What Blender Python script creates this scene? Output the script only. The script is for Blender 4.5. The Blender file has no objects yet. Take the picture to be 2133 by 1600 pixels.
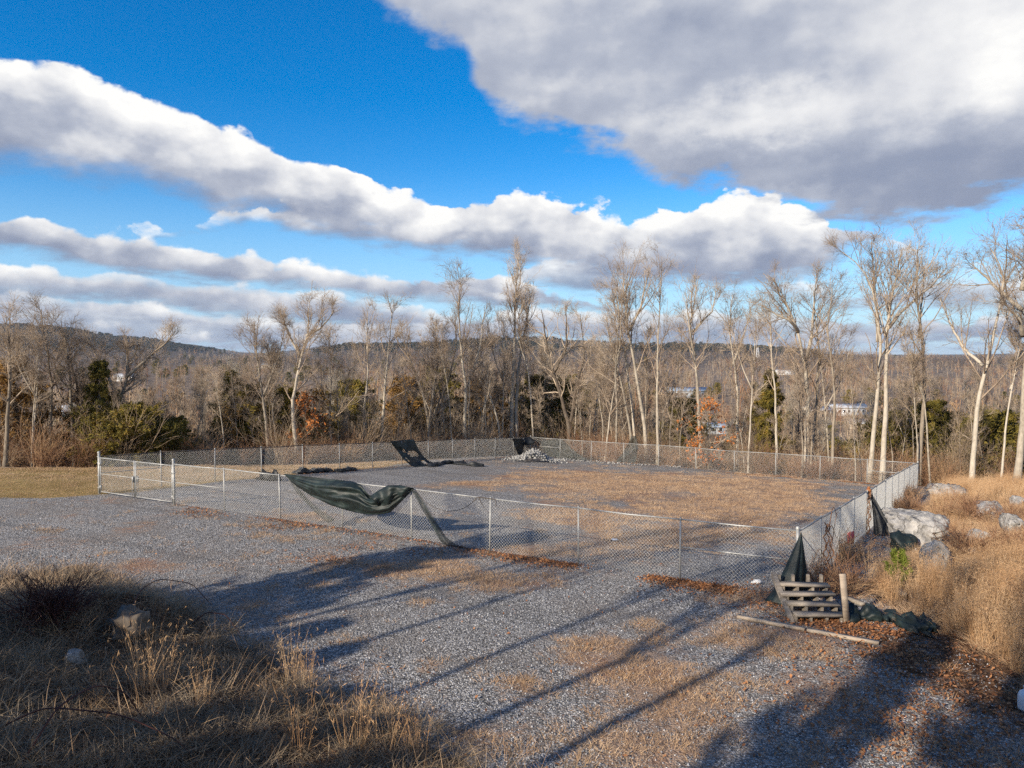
import bpy, math, random
import numpy as np
from mathutils import Vector, Matrix

random.seed(5)
RNG = np.random.default_rng(11)
SC = bpy.context.scene
COL = SC.collection

# ------------------------------------------------------------------ camera
CAM_Z = 4.4
PITCH = math.atan((800 - 742) / 1550.0)
cam_data = bpy.data.cameras.new('camera')
cam = bpy.data.objects.new('camera', cam_data)
COL.objects.link(cam)
cam.location = (0, 0, CAM_Z)
cam.rotation_euler = (math.pi / 2 - PITCH, 0, 0)
cam_data.sensor_width = 36.0
cam_data.lens = 36.0 * 1550.0 / 2133.0
cam_data.clip_start = 0.1
cam_data.clip_end = 20000.0
SC.camera = cam


def ray(px, py):
    """Direction in the world of a point of the photograph (2133 x 1600)."""
    a = (px - 1066.5) / 1550.0
    b = (800.0 - py) / 1550.0
    c, s = math.cos(PITCH), math.sin(PITCH)
    return np.array([a, c + b * s, -s + b * c])


# ------------------------------------------------------------------ sun, sky
SUN_AZ = math.radians(-134.5)      # clockwise from +Y
SUN_EL = math.radians(24.0)
sun_dir = Vector((math.sin(SUN_AZ) * math.cos(SUN_EL), math.cos(SUN_AZ) * math.cos(SUN_EL), math.sin(SUN_EL)))
sun_data = bpy.data.lights.new('sun', 'SUN')
sun_data.energy = 5.0
sun_data.angle = math.radians(0.53)
sun_data.color = (1.0, 0.87, 0.70)
sun = bpy.data.objects.new('sun', sun_data)
COL.objects.link(sun)
sun.location = (-60, -60, 60)
sun.rotation_euler = sun_dir.to_track_quat('Z', 'Y').to_euler()

SC.view_settings.view_transform = 'Standard'
SC.view_settings.look = 'None'
SC.view_settings.exposure = 0.55
SC.view_settings.gamma = 1.0
SC.view_settings.use_curve_mapping = False
SC.cycles.use_denoising = False
SC.cycles.max_bounces = 5
SC.cycles.diffuse_bounces = 3
SC.cycles.glossy_bounces = 2
SC.cycles.transparent_max_bounces = 8
SC.cycles.caustics_reflective = False
SC.cycles.caustics_refractive = False
SC.render.filter_size = 1.2


class NT:
    """Small helper for writing node graphs as expressions."""
    def __init__(self, tree):
        self.t = tree
        self.n = tree.nodes
        self.l = tree.links

    def put(self, sock, v):
        if v is None:
            return
        if isinstance(v, bpy.types.NodeSocket):
            self.l.new(v, sock)
        else:
            if hasattr(sock.default_value, '__len__') and not hasattr(v, '__len__'):
                v = (v,) * len(sock.default_value)
            if hasattr(sock.default_value, '__len__') and len(sock.default_value) == 4 and len(v) == 3:
                v = tuple(v) + (1.0,)
            sock.default_value = v

    def node(self, kind, **kw):
        nd = self.n.new(kind)
        for k, v in kw.items():
            setattr(nd, k, v)
        return nd

    def m(self, op, a, b=None, c=None, clamp=False):
        nd = self.node('ShaderNodeMath', operation=op, use_clamp=clamp)
        for i, v in enumerate((a, b, c)):
            if v is not None:
                self.put(nd.inputs[i], v)
        return nd.outputs[0]

    def vm(self, op, a, b=None, scale=None):
        nd = self.node('ShaderNodeVectorMath', operation=op)
        self.put(nd.inputs[0], a)
        if b is not None:
            self.put(nd.inputs[1], b)
        if scale is not None:
            self.put(nd.inputs['Scale'], scale)
        return nd.outputs[0] if op not in ('LENGTH', 'DOT_PRODUCT') else nd.outputs[1]

    def xyz(self, v):
        nd = self.node('ShaderNodeSeparateXYZ')
        self.put(nd.inputs[0], v)
        return nd.outputs

    def vec(self, x, y, z):
        nd = self.node('ShaderNodeCombineXYZ')
        for i, v in enumerate((x, y, z)):
            self.put(nd.inputs[i], v)
        return nd.outputs[0]

    def noise(self, vec, scale, detail=4, rough=0.55, lac=2.0, dist=0.0, color=False):
        nd = self.node('ShaderNodeTexNoise')
        self.put(nd.inputs['Vector'], vec)
        nd.inputs['Scale'].default_value = scale
        nd.inputs['Detail'].default_value = detail
        nd.inputs['Roughness'].default_value = rough
        nd.inputs['Lacunarity'].default_value = lac
        nd.inputs['Distortion'].default_value = dist
        return nd.outputs[1 if color else 0]

    def vor(self, vec, scale, feature='F1', out='Color', rand=1.0):
        nd = self.node('ShaderNodeTexVoronoi', feature=feature)
        self.put(nd.inputs['Vector'], vec)
        nd.inputs['Scale'].default_value = scale
        nd.inputs['Randomness'].default_value = rand
        return nd.outputs[out]

    def ramp(self, f, stops, interp='LINEAR'):
        nd = self.node('ShaderNodeValToRGB')
        cr = nd.color_ramp
        cr.interpolation = interp
        while len(cr.elements) > 1:
            cr.elements.remove(cr.elements[-1])
        cr.elements[0].position = stops[0][0]
        cr.elements[0].color = tuple(stops[0][1]) + (1,)
        for p, c in stops[1:]:
            e = cr.elements.new(p)
            e.color = tuple(c) + (1,)
        self.put(nd.inputs[0], f)
        return nd.outputs[0]

    def sstep(self, v, lo, hi):
        nd = self.node('ShaderNodeMapRange', interpolation_type='SMOOTHSTEP')
        self.put(nd.inputs['Value'], v)
        self.put(nd.inputs['From Min'], lo)
        self.put(nd.inputs['From Max'], hi)
        nd.inputs['To Min'].default_value = 0.0
        nd.inputs['To Max'].default_value = 1.0
        return nd.outputs[0]

    def lerp(self, v, a0, a1, b0, b1, clamp=True):
        nd = self.node('ShaderNodeMapRange', clamp=clamp)
        self.put(nd.inputs['Value'], v)
        for k, q in zip(('From Min', 'From Max', 'To Min', 'To Max'), (a0, a1, b0, b1)):
            self.put(nd.inputs[k], q)
        return nd.outputs[0]

    def mix(self, f, a, b, blend='MIX'):
        nd = self.node('ShaderNodeMix', data_type='RGBA', blend_type=blend)
        self.put(nd.inputs[0], f)
        self.put(nd.inputs[6], a)
        self.put(nd.inputs[7], b)
        return nd.outputs[2]

    def curve(self, x, pts):
        nd = self.node('ShaderNodeFloatCurve')
        cm = nd.mapping
        c = cm.curves[0]
        pts = sorted(pts)
        while len(c.points) > 2:
            c.points.remove(c.points[1])
        c.points[0].location = pts[0]
        c.points[1].location = pts[-1]
        for p in pts[1:-1]:
            c.points.new(p[0], p[1])
        cm.update()
        self.put(nd.inputs['Value'], x)
        return nd.outputs[0]


def build_world():
    w = bpy.data.worlds.new('World')
    SC.world = w
    w.use_nodes = True
    w.cycles.sampling_method = 'MANUAL'
    w.cycles.sample_map_resolution = 512
    t = w.node_tree
    t.nodes.clear()
    g = NT(t)
    out = g.node('ShaderNodeOutputWorld')
    bg = g.node('ShaderNodeBackground')
    bg.inputs['Strength'].default_value = 0.1
    sky = g.node('ShaderNodeTexSky', sky_type='NISHITA')
    sky.sun_disc = False
    sky.sun_elevation = SUN_EL
    sky.sun_rotation = SUN_AZ
    sky.altitude = 700
    sky.air_density = 1.0
    sky.dust_density = 0.3
    sky.ozone_density = 2.5
    hs = g.node('ShaderNodeHueSaturation')
    hs.inputs['Saturation'].default_value = SKY_SAT
    hs.inputs['Value'].default_value = SKY_VAL
    hs.inputs['Hue'].default_value = SKY_HUE
    g.l.new(sky.outputs[0], hs.inputs['Color'])

    D = g.vm('NORMALIZE', g.node('ShaderNodeTexCoord').outputs['Generated'])
    x, y, z = g.xyz(D)
    az = g.m('ARCTAN2', x, y)
    ev = g.m('DIVIDE', z, g.m('MAXIMUM', g.m('SQRT', g.m('ADD', g.m('MULTIPLY', x, x), g.m('MULTIPLY', y, y))), 0.02))
    skycol = g.mix(g.m('MULTIPLY', g.sstep(ev, 0.26, -0.02), 0.85), hs.outputs[0], (2.5, 4.4, 6.6))
    u = g.lerp(az, -0.75, 0.75, 0.0, 1.0)
    # noise fields on the sphere of directions
    V = g.vec(x, y, g.m('MULTIPLY', z, 1.5))
    zz = g.m('ADD', g.m('MAXIMUM', z, 0.0), 0.16)
    PV = g.vec(g.m('DIVIDE', x, zz), g.m('DIVIDE', y, zz), 0.0)      # a layer overhead, seen in perspective
    n_edge = g.noise(V, 11.0, 9, 0.62)
    n_puff = g.noise(V, 34.0, 8, 0.66)
    warp = g.vm('ADD', V, g.vm('SCALE', g.noise(V, 16.0, 4, 0.6, color=True), scale=0.05))
    vb = g.node('ShaderNodeTexVoronoi', feature='SMOOTH_F1')
    g.put(vb.inputs['Vector'], warp)
    vb.inputs['Scale'].default_value = 17.0
    vb.inputs['Smoothness'].default_value = 0.35
    billow = g.m('SUBTRACT', 0.42, vb.outputs['Distance'])      # rounded heads
    vb2 = g.node('ShaderNodeTexVoronoi', feature='SMOOTH_F1')
    g.put(vb2.inputs['Vector'], warp)
    vb2.inputs['Scale'].default_value = 46.0
    vb2.inputs['Smoothness'].default_value = 0.35
    billow2 = g.m('SUBTRACT', 0.42, vb2.outputs['Distance'])
    n_soft = g.noise(PV, 1.5, 4, 0.5)
    n_wisp = g.noise(PV, 5.0, 6, 0.6)
    off = (-0.012, 0.0, 0.016)
    V2 = g.vm('ADD', V, off)
    rel = g.m('SUBTRACT', g.noise(V, 7.0, 5, 0.5), g.noise(g.vm('ADD', V, (-0.022, 0.0, 0.03)), 7.0, 5, 0.5))
    rel = g.m('ADD', rel, g.m('MULTIPLY', g.m('SUBTRACT', g.noise(V, 19.0, 4, 0.5), g.noise(V2, 19.0, 4, 0.5)), 0.35))

    def cv(pts):
        q = []
        for px, py in pts:
            d = ray(px, py)
            a = math.atan2(d[0], d[1])
            e = d[2] / math.hypot(d[0], d[1])
            q.append(((a + 0.75) / 1.5, (e + 0.1) / 1.1))
        q = sorted(q)
        if q[0][0] > 0.0:
            q.insert(0, (0.0, q[0][1]))
        if q[-1][0] < 1.0:
            q.append((1.0, q[-1][1]))
        c = g.curve(u, q)
        return g.m('SUBTRACT', g.m('MULTIPLY', c, 1.1), 0.1)

    grey = [(0.0, (0.17, 0.205, 0.295)), (0.25, (0.215, 0.245, 0.325)), (0.5, (0.325, 0.35, 0.415)),
            (0.70, (0.49, 0.50, 0.53)), (0.9, (0.62, 0.62, 0.625)), (1.0, (0.70, 0.695, 0.68))]
    col = skycol

    def bank(col, top, bot, st, sb, at, ab, gain=1.0, bias=0.0, alpha=1.0, span=None, relk=1.5, softk=0.35, blobs=()):
        T = cv(top)
        B = g.m('SUBTRACT', cv(bot), sb * 0.42)
        et = g.m('ADD', ev, g.m('MULTIPLY', g.m('SUBTRACT', n_edge, 0.5), at))
        et = g.m('ADD', et, g.m('MULTIPLY', g.m('SUBTRACT', n_puff, 0.5), at * 0.45))
        et = g.m('SUBTRACT', et, g.m('MULTIPLY', billow, at * 0.55))
        et = g.m('SUBTRACT', et, g.m('MULTIPLY', billow2, at * 0.22))
        mt = g.sstep(g.m('SUBTRACT', T, et), 0.0, st)
        # thinner, torn fringes
        mt = g.m('MULTIPLY', mt, g.sstep(g.m('ADD', g.m('MULTIPLY', g.m('SUBTRACT', T, et), 18.0), n_puff), 0.32, 0.62))
        eb = g.m('ADD', ev, g.m('MULTIPLY', g.m('SUBTRACT', n_wisp, 0.5), ab))
        eb = g.m('ADD', eb, g.m('MULTIPLY', g.m('SUBTRACT', n_edge, 0.5), ab * 0.7))
        mb = g.sstep(g.m('SUBTRACT', eb, B), 0.0, sb)
        a = g.m('MULTIPLY', g.m('MULTIPLY', mt, mb), alpha)
        th = g.m('MAXIMUM', g.m('SUBTRACT', T, B), 0.012) if span is None else span
        h = g.m('DIVIDE', g.m('SUBTRACT', g.m('ADD', ev, g.m('MULTIPLY', g.m('ADD', billow, g.m('MULTIPLY', billow2, 0.5)), at * 0.5)), B), th, clamp=True)
        l = g.m('ADD', g.m('MULTIPLY', h, gain), bias)
        l = g.m('ADD', l, g.m('MULTIPLY', rel, relk))
        l = g.m('ADD', l, g.m('MULTIPLY', g.m('SUBTRACT', n_soft, 0.5), softk))
        for (bx, by, brx, bry, amt) in blobs:
            d = ray(bx, by)
            ba = math.atan2(d[0], d[1]); be = d[2] / math.hypot(d[0], d[1])
            qa = g.m('DIVIDE', g.m('SUBTRACT', az, ba), brx / 1550.0)
            qe = g.m('DIVIDE', g.m('SUBTRACT', g.m('ADD', ev, g.m('MULTIPLY', g.m('SUBTRACT', n_edge, 0.5), 0.12)), be), bry / 1550.0)
            ex = g.m('POWER', 2.718, g.m('MULTIPLY', g.m('ADD', g.m('MULTIPLY', qa, qa), g.m('MULTIPLY', qe, qe)), -1.0))
            l = g.m('ADD', l, g.m('MULTIPLY', ex, amt))
        c = g.ramp(l, grey)
        c10 = g.mix(1.0, c, (10.0, 10.0, 10.0), 'MULTIPLY')
        return g.mix(a, col, c10)

    # low streaks near the horizon
    col = bank(col, [(-60, 612), (200, 622), (420, 640), (700, 660), (1000, 690), (1500, 720), (2200, 730)],
               [(-60, 720), (400, 725), (1000, 745), (2200, 750)], 0.010, 0.02, 0.03, 0.04, 0.85, 0.05, 0.9)
    col = bank(col, [(-60, 640), (150, 655), (420, 690), (800, 690), (1100, 640), (1300, 655), (1700, 665), (2200, 640)],
               [(-60, 655), (400, 720), (800, 730), (1100, 690), (1500, 735), (2200, 700)], 0.012, 0.02, 0.05, 0.04, 0.85, 0.08, 0.9)
    col = bank(col, [(-60, 548), (100, 558), (300, 585), (420, 592), (560, 606), (760, 628), (900, 655), (1100, 700), (1400, 720)],
               [(-60, 606), (150, 612), (420, 640), (700, 668), (900, 690), (1100, 715), (1400, 730)], 0.006, 0.022, 0.03, 0.03, 0.95, 0.02)
    col = bank(col, [(1000, 640), (1110, 545), (1180, 535), (1260, 548), (1300, 600), (1400, 660)],
               [(1000, 640), (1110, 595), (1200, 606), (1290, 610), (1400, 665)], 0.008, 0.02, 0.03, 0.03, 0.7, 0.2, 0.9)
    col = bank(col, [(1400, 660), (1530, 590), (1650, 580), (1760, 600), (1850, 590), (2000, 575), (2200, 560)],
               [(1400, 665), (1530, 612), (1650, 615), (1800, 640), (2000, 645), (2200, 640)], 0.012, 0.025, 0.04, 0.04, 0.7, 0.25, 0.85)
    col = bank(col, [(-60, 455), (60, 450), (180, 472), (300, 490), (430, 520), (560, 535), (700, 552), (860, 572), (1010, 565), (1100, 590), (1240, 620), (1400, 650)],
               [(-60, 508), (60, 520), (180, 550), (320, 572), (430, 585), (600, 598), (800, 618), (1000, 632), (1200, 640), (1400, 660)], 0.006, 0.02, 0.032, 0.03, 1.0, 0.0)
    col = bank(col, [(-60, 560), (200, 560), (420, 585), (620, 600), (900, 640), (1100, 690)],
               [(-60, 640), (200, 628), (420, 655), (620, 670), (900, 700), (1100, 720)], 0.006, 0.02, 0.03, 0.03, 0.9, -0.02, 0.8)
    col = bank(col, [(-60, 600), (80, 606), (250, 625), (500, 665), (760, 668), (1000, 660), (1250, 640), (1500, 650), (1900, 660), (2200, 650)],
               [(-60, 650), (250, 668), (500, 700), (800, 712), (1250, 700), (1900, 705), (2200, 700)], 0.006, 0.02, 0.03, 0.03, 0.9, 0.05, 0.8)
    # middle bank
    col = bank(col, [(300, 480), (500, 440), (640, 395), (720, 340), (770, 370), (860, 395), (1000, 398), (1130, 402), (1250, 425), (1350, 436), (1460, 415), (1560, 392), (1700, 440), (1815, 462), (1900, 520), (2200, 560)],
               [(300, 480), (500, 460), (640, 488), (780, 500), (880, 528), (1000, 528), (1100, 545), (1250, 575), (1400, 588), (1550, 590), (1700, 570), (1815, 500), (1900, 525), (2200, 565)], 0.006, 0.03, 0.06, 0.05, 1.15, 0.08)
    # left bank
    col = bank(col, [(-60, 108), (20, 118), (120, 128), (220, 158), (320, 200), (430, 248), (540, 290), (640, 338), (720, 350), (790, 420), (1000, 600)],
               [(-60, 338), (60, 342), (160, 362), (300, 372), (400, 400), (470, 448), (540, 440), (640, 450), (720, 440), (790, 430), (1000, 600)], 0.008, 0.045, 0.045, 0.055, 1.0, 0.06, softk=0.4)
    # great bank upper right : its lower edge runs from the top of the frame down to the right
    col = bank(col, [(700, -420), (2200, -420)],
               [(640, -120), (790, -8), (880, 62), (960, 105), (1005, 190), (1060, 228), (1150, 262), (1280, 318), (1380, 372), (1500, 376), (1580, 415), (1700, 440), (1850, 458), (2000, 442), (2133, 395), (2300, 350)],
               0.02, 0.035, 0.05, 0.095, 0.3, 0.46, span=0.42, relk=0.75, softk=0.75,
               blobs=[(1800, 370, 330, 90, -.36), (1480, 262, 200, 45, .30), (2090, 140, 120, 110, .40), (1640, 205, 160, 40, .2), (1250, 230, 160, 60, -.12), (1350, 60, 300, 60, -.16), (1050, 40, 130, 60, .10), (1700, 150, 220, 70, -.10), (1620, 415, 120, 26, .25), (1150, 170, 130, 40, .12), (1880, 60, 150, 60, .08)])
    # elsewhere : broken cloud of the same kind
    out_m = g.m('MAXIMUM', g.sstep(g.m('ABSOLUTE', az), 0.74, 0.95), g.sstep(ev, 0.62, 0.8))
    gm = g.m('MULTIPLY', g.sstep(g.m('ADD', n_soft, g.m('MULTIPLY', g.m('SUBTRACT', n_edge, 0.5), 0.25)), 0.56, 0.68), out_m)
    gm = g.m('MULTIPLY', gm, g.sstep(ev, 0.0, 0.05))
    gl = g.m('ADD', g.m('MULTIPLY', rel, 2.2), n_wisp)
    gc = g.mix(1.0, g.ramp(gl, grey), (10.0, 10.0, 10.0), 'MULTIPLY')
    col = g.mix(gm, col, gc)
    # below the horizon the ground hides it
    g.put(bg.inputs['Color'], col)
    g.l.new(bg.outputs[0], out.inputs['Surface'])


SKY_SAT, SKY_VAL, SKY_HUE = 1.5, 1.2, 0.505
build_world()

# ------------------------------------------------------------------ numeric noise
def _hash(xi, yi, seed):
    h = (xi.astype(np.int64) * 374761393 + yi.astype(np.int64) * 668265263 + seed * 974634777) & 0xffffffff
    h = ((h ^ (h >> 13)) * 1274126177) & 0xffffffff
    h = h ^ (h >> 16)
    return (h & 0xffff) / 32767.5 - 1.0


def vnoise(x, y, seed=0):
    x = np.asarray(x, float); y = np.asarray(y, float)
    xi = np.floor(x); yi = np.floor(y)
    fx = x - xi; fy = y - yi
    fx = fx * fx * (3 - 2 * fx); fy = fy * fy * (3 - 2 * fy)
    a = _hash(xi, yi, seed); b = _hash(xi + 1, yi, seed)
    c = _hash(xi, yi + 1, seed); d = _hash(xi + 1, yi + 1, seed)
    return (a * (1 - fx) + b * fx) * (1 - fy) + (c * (1 - fx) + d * fx) * fy


def fbm(x, y, seed=0, octv=4, gain=0.5):
    s = 0.0; a = 1.0; f = 1.0
    for o in range(octv):
        s = s + a * vnoise(np.asarray(x) * f, np.asarray(y) * f, seed + o * 17)
        a *= gain; f *= 2.03
    return s


def sstep(v, lo, hi):
    t = np.clip((np.asarray(v, float) - lo) / (hi - lo), 0, 1)
    return t * t * (3 - 2 * t)


def soft(v, k):
    v = np.asarray(v, float) / k
    return k * np.where(v > 30, v, np.log1p(np.exp(np.minimum(v, 30))))


# ------------------------------------------------------------------ lie of the land
FR0 = np.array([5.2, 13.4])                      # near right corner of the compound
WOOD_X = [-300, -60, -20, -10.4, 1.2, 19.6, 30, 60, 300]
WOOD_Y = [10, 22, 30.5, 36.5, 49.4, 37.2, 36.0, 31, 10]
BANK_X = [-300, -30, -10.2, -8.5, -6.65, -4.4, -3.34, -2.28, -.93, -.3, 1, 6, 20, 300]
BANK_Y = [17, 15.6, 14.9, 14.9, 14.0, 11.6, 10.86, 9.63, 8.65, 8.04, 7.0, 5.0, 4.5, 4]


def wood_w(x, y):
    return y - np.interp(x, WOOD_X, WOOD_Y)


def bank_b(x, y):
    return np.interp(x, BANK_X, BANK_Y) - y


def right_r(x, y):
    x = np.asarray(x, float); y = np.asarray(y, float)
    xr = np.where(y < 13.5, 6.25 + 0.05 * (13.5 - y), 6.25 + (y - 13.5) * 0.643)
    return x - xr


def pad_n(x, y):
    return .503 * (x - FR0[0]) + .864 * (y - FR0[1])


def H(x, y):
    x = np.asarray(x, float); y = np.asarray(y, float)
    n = pad_n(x, y)
    near = -0.073 * soft(n, 0.6) + 0.03
    # gentle unevenness
    near = near + 0.035 * fbm(x * 0.35, y * 0.35, 3, 3)
    b = bank_b(x, y)
    near = near + 0.135 * soft(b - 0.2, 0.35) * np.clip(1.3 - np.abs(x) / 200, 0, 1) + 0.10 * sstep(b, 0, 1.5) * fbm(x * 0.9, y * 0.9, 9, 3)
    # hummock with a dark hollow
    near = near + 0.42 * np.exp(-(((x + 6.2) / 1.5) ** 2 + ((y - 11.3) / 0.8) ** 2))
    r = right_r(x, y)
    near = near + np.where(y < 60, 0.13 * np.minimum(soft(r - 0.4, 0.5), 14), 0) * sstep(y, 3, 8) * (1 - 0.75 * sstep(y, 28, 40)) \
        + sstep(r, 0.3, 2.5) * sstep(y, 5, 9) * 0.16 * fbm(x * 0.6, y * 0.6, 21, 3) * (1 - sstep(y, 60, 90))
    w = wood_w(x, y)
    near = near - 0.16 * soft(w - 2.0, 2.0)
    d = np.hypot(x, y)
    val = -24 + 0.011 * np.clip(d - 250, 0, 1700) + 3.5 * fbm(x / 160, y / 160, 31, 3) * sstep(d, 100, 400)
    # ridges
    q = x / np.maximum(y, 1.0)

    def ridge(yc, wd, pts):
        hx = [(p[0] - 1066.5) / 1550 for p in pts]
        hz = [p[1] for p in pts]
        return np.interp(q, hx, hz) * np.exp(-((d - yc * np.hypot(1, q)) / wd) ** 2)
    val = val + ridge(2500, 420, [(-900, 70), (-60, 110), (60, 104), (150, 88), (230, 66), (330, 54), (420, 30), (520, 6), (700, 0)])
    val = val + ridge(2100, 420, [(520, 0), (640, 12), (740, 34), (900, 32), (1000, 48), (1090, 54), (1200, 42), (1400, 34), (1600, 25), (1720, 16), (1900, 0), (3000, 0)]) * (1 + 0.08 * fbm(x / 130, y / 130, 41, 3))
    val = val + ridge(5200, 700, [(-900, 100), (300, 120), (380, 110), (460, 40), (560, 30), (700, 92), (760, 60), (900, 40), (1900, 20), (3000, 60)])
    val = val + 2.0 * fbm(x / 60, y / 60, 51, 3) * sstep(d, 400, 900)
    s = sstep(w, 25, 190)
    s = np.where(y < 0, sstep(d, 70, 260), s)
    return near * (1 - s) + val * s


def ground_at(px, py):
    """Point of the ground seen at a point of the photograph."""
    d = ray(px, py)
    lo, hi = 2.0, 3000.0
    ts = np.concatenate([np.linspace(2, 80, 170), np.geomspace(81, 6000, 170)])
    P = ts[:, None] * d[None, :]
    below = (CAM_Z + P[:, 2]) < H(P[:, 0], P[:, 1])
    k = int(np.argmax(below))
    a, b = ts[max(k - 1, 0)], ts[k]
    for _ in range(30):
        m = (a + b) / 2
        if CAM_Z + m * d[2] < float(H(m * d[0], m * d[1])):
            b = m
        else:
            a = m
    return np.array([a * d[0], a * d[1], float(H(a * d[0], a * d[1]))])


def at_depth(px, py, depth):
    d = ray(px, py)
    t = depth / d[1]
    return np.array([t * d[0], depth, CAM_Z + t * d[2]])


def at_depth_ground(px, depth):
    """Ground point below image column px at a distance."""
    p = at_depth(px, 760, depth)
    p[2] = float(H(p[0], p[1]))
    return p


# ------------------------------------------------------------------ objects
def tag(o, label=None, cat=None, group=None, kind=None):
    if label: o['label'] = label
    if cat: o['category'] = cat
    if group: o['group'] = group
    if kind: o['kind'] = kind
    return o


def empty(name, loc=(0, 0, 0), rz=0.0):
    o = bpy.data.objects.new(name, None)
    o.empty_display_size = 0.2
    o.location = loc
    o.rotation_euler = (0, 0, rz)
    COL.objects.link(o)
    return o


def make_mesh(name, V, F, smooth=False):
    """V (n,3); F a list of face arrays (k,3) or (k,4)."""
    me = bpy.data.meshes.new(name)
    V = np.ascontiguousarray(V, dtype=np.float32)
    F = [np.asarray(f, dtype=np.int32) for f in F if len(f)]
    me.vertices.add(len(V))
    me.vertices.foreach_set('co', V.ravel())
    if F:
        loops = np.concatenate([f.ravel() for f in F])
        tot = np.concatenate([np.full(len(f), f.shape[1], dtype=np.int32) for f in F])
        start = np.concatenate([[0], np.cumsum(tot)[:-1]]).astype(np.int32)
        me.loops.add(len(loops))
        me.loops.foreach_set('vertex_index', loops)
        me.polygons.add(len(tot))
        me.polygons.foreach_set('loop_start', start)
        me.polygons.foreach_set('loop_total', tot)
        if smooth:
            me.polygons.foreach_set('use_smooth', np.ones(len(tot), dtype=bool))
    me.update(calc_edges=True)
    me.validate()
    return me


def link(name, me, mat=None, parent=None, loc=None):
    o = bpy.data.objects.new(name, me)
    COL.objects.link(o)
    if mat is not None and len(me.materials) == 0:
        me.materials.append(mat)
    if parent is not None:
        o.parent = parent
    if loc is not None:
        o.location = loc
    return o


class MB:
    """Collects simple solids into one mesh."""
    def __init__(self):
        self.V = []; self.F = []; self.n = 0

    def add(self, V, *F):
        V = np.asarray(V, float)
        self.V.append(V)
        for f in F:
            f = np.asarray(f, int)
            if len(f):
                self.F.append(f + self.n)
        self.n += len(V)

    def box(self, c, size, rot=None, taper=1.0):
        sx, sy, sz = np.array(size) / 2.0
        V = np.array([[-sx, -sy, -sz], [sx, -sy, -sz], [sx, sy, -sz], [-sx, sy, -sz],
                      [-sx * taper, -sy * taper, sz], [sx * taper, -sy * taper, sz], [sx * taper, sy * taper, sz], [-sx * taper, sy * taper, sz]])
        if rot is not None:
            V = V @ np.array(rot.to_3x3() if hasattr(rot, 'to_3x3') else rot).T
        V = V + np.array(c)
        self.add(V, [[0, 3, 2, 1], [4, 5, 6, 7], [0, 1, 5, 4], [1, 2, 6, 5], [2, 3, 7, 6], [3, 0, 4, 7]])

    def beam(self, p, q, w, h, up=(0, 0, 1)):
        """A square-edged board from p to q, w across, h along 'up'."""
        p = np.array(p, float); q = np.array(q, float)
        t = q - p; L = np.linalg.norm(t); t /= L
        up = np.array(up, float)
        s = np.cross(t, up); s /= np.linalg.norm(s)
        u = np.cross(s, t)
        R = np.column_stack([t, s, u])
        self.box((p + q) / 2, (L, w, h), R)

    def tube(self, pts, r, sides=8, caps=True):
        P = np.array(pts, float)[None]
        R = np.broadcast_to(np.asarray(r, float), (len(pts),))[None]
        V, F = tubes(P, R, sides)
        self.add(V, F)
        if caps:
            n = len(pts)
            c0 = len(V)
            self.V.append(np.array([pts[0], pts[-1]], float))
            base = self.n - len(V)
            k = np.arange(sides)
            self.F.append(np.column_stack([np.full(sides, self.n), base + (k + 1) % sides, base + k]))
            b2 = base + (n - 1) * sides
            self.F.append(np.column_stack([np.full(sides, self.n + 1), b2 + k, b2 + (k + 1) % sides]))
            self.n += 2

    def mesh(self, name, smooth=False):
        return make_mesh(name, np.concatenate(self.V), self.F, smooth)

    def build(self, name, mat, parent=None, smooth=False, loc=None):
        return link(name, self.mesh(name, smooth), mat, parent, loc)


def tubes(P, R, sides):
    """P (B,N,3) centre lines, R (B,N) radii -> vertices and quads."""
    B, N, _ = P.shape
    T = np.gradient(P, axis=1)
    T /= np.linalg.norm(T, axis=2, keepdims=True) + 1e-9
    mt = T.mean(axis=1)
    e = np.zeros((B, 3))
    e[np.arange(B), np.argmin(np.abs(mt), axis=1)] = 1.0
    a = np.cross(mt, e)
    a /= np.linalg.norm(a, axis=1, keepdims=True) + 1e-9
    u = a[:, None, :] - (T * a[:, None, :]).sum(2, keepdims=True) * T
    u /= np.linalg.norm(u, axis=2, keepdims=True) + 1e-9
    v = np.cross(T, u)
    ang = np.arange(sides) * 2 * math.pi / sides
    V = P[:, :, None, :] + R[:, :, None, None] * (np.cos(ang)[None, None, :, None] * u[:, :, None, :] + np.sin(ang)[None, None, :, None] * v[:, :, None, :])
    V = V.reshape(-1, 3)
    b = np.arange(B)[:, None, None] * N * sides
    i = np.arange(N - 1)[None, :, None] * sides
    k = np.arange(sides)[None, None, :]
    k2 = (k + 1) % sides
    q = np.stack([b + i + k, b + i + k2, b + i + sides + k2, b + i + sides + k], axis=-1).reshape(-1, 4)
    return V, q


# ------------------------------------------------------------------ materials
def new_mat(name):
    m = bpy.data.materials.new(name)
    m.use_nodes = True
    t = m.node_tree
    t.nodes.clear()
    g = NT(t)
    out = g.node('ShaderNodeOutputMaterial')
    b = g.node('ShaderNodeBsdfPrincipled')
    g.l.new(b.outputs[0], out.inputs['Surface'])
    g.bsdf = b
    g.out = out
    g.mat = m
    b.inputs['Specular IOR Level'].default_value = 0.25
    return g


def bump(g, h, strength=0.5, dist=0.02):
    nd = g.node('ShaderNodeBump')
    nd.inputs['Strength'].default_value = strength
    nd.inputs['Distance'].default_value = dist
    g.put(nd.inputs['Height'], h)
    g.l.new(nd.outputs[0], g.bsdf.inputs['Normal'])


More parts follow.
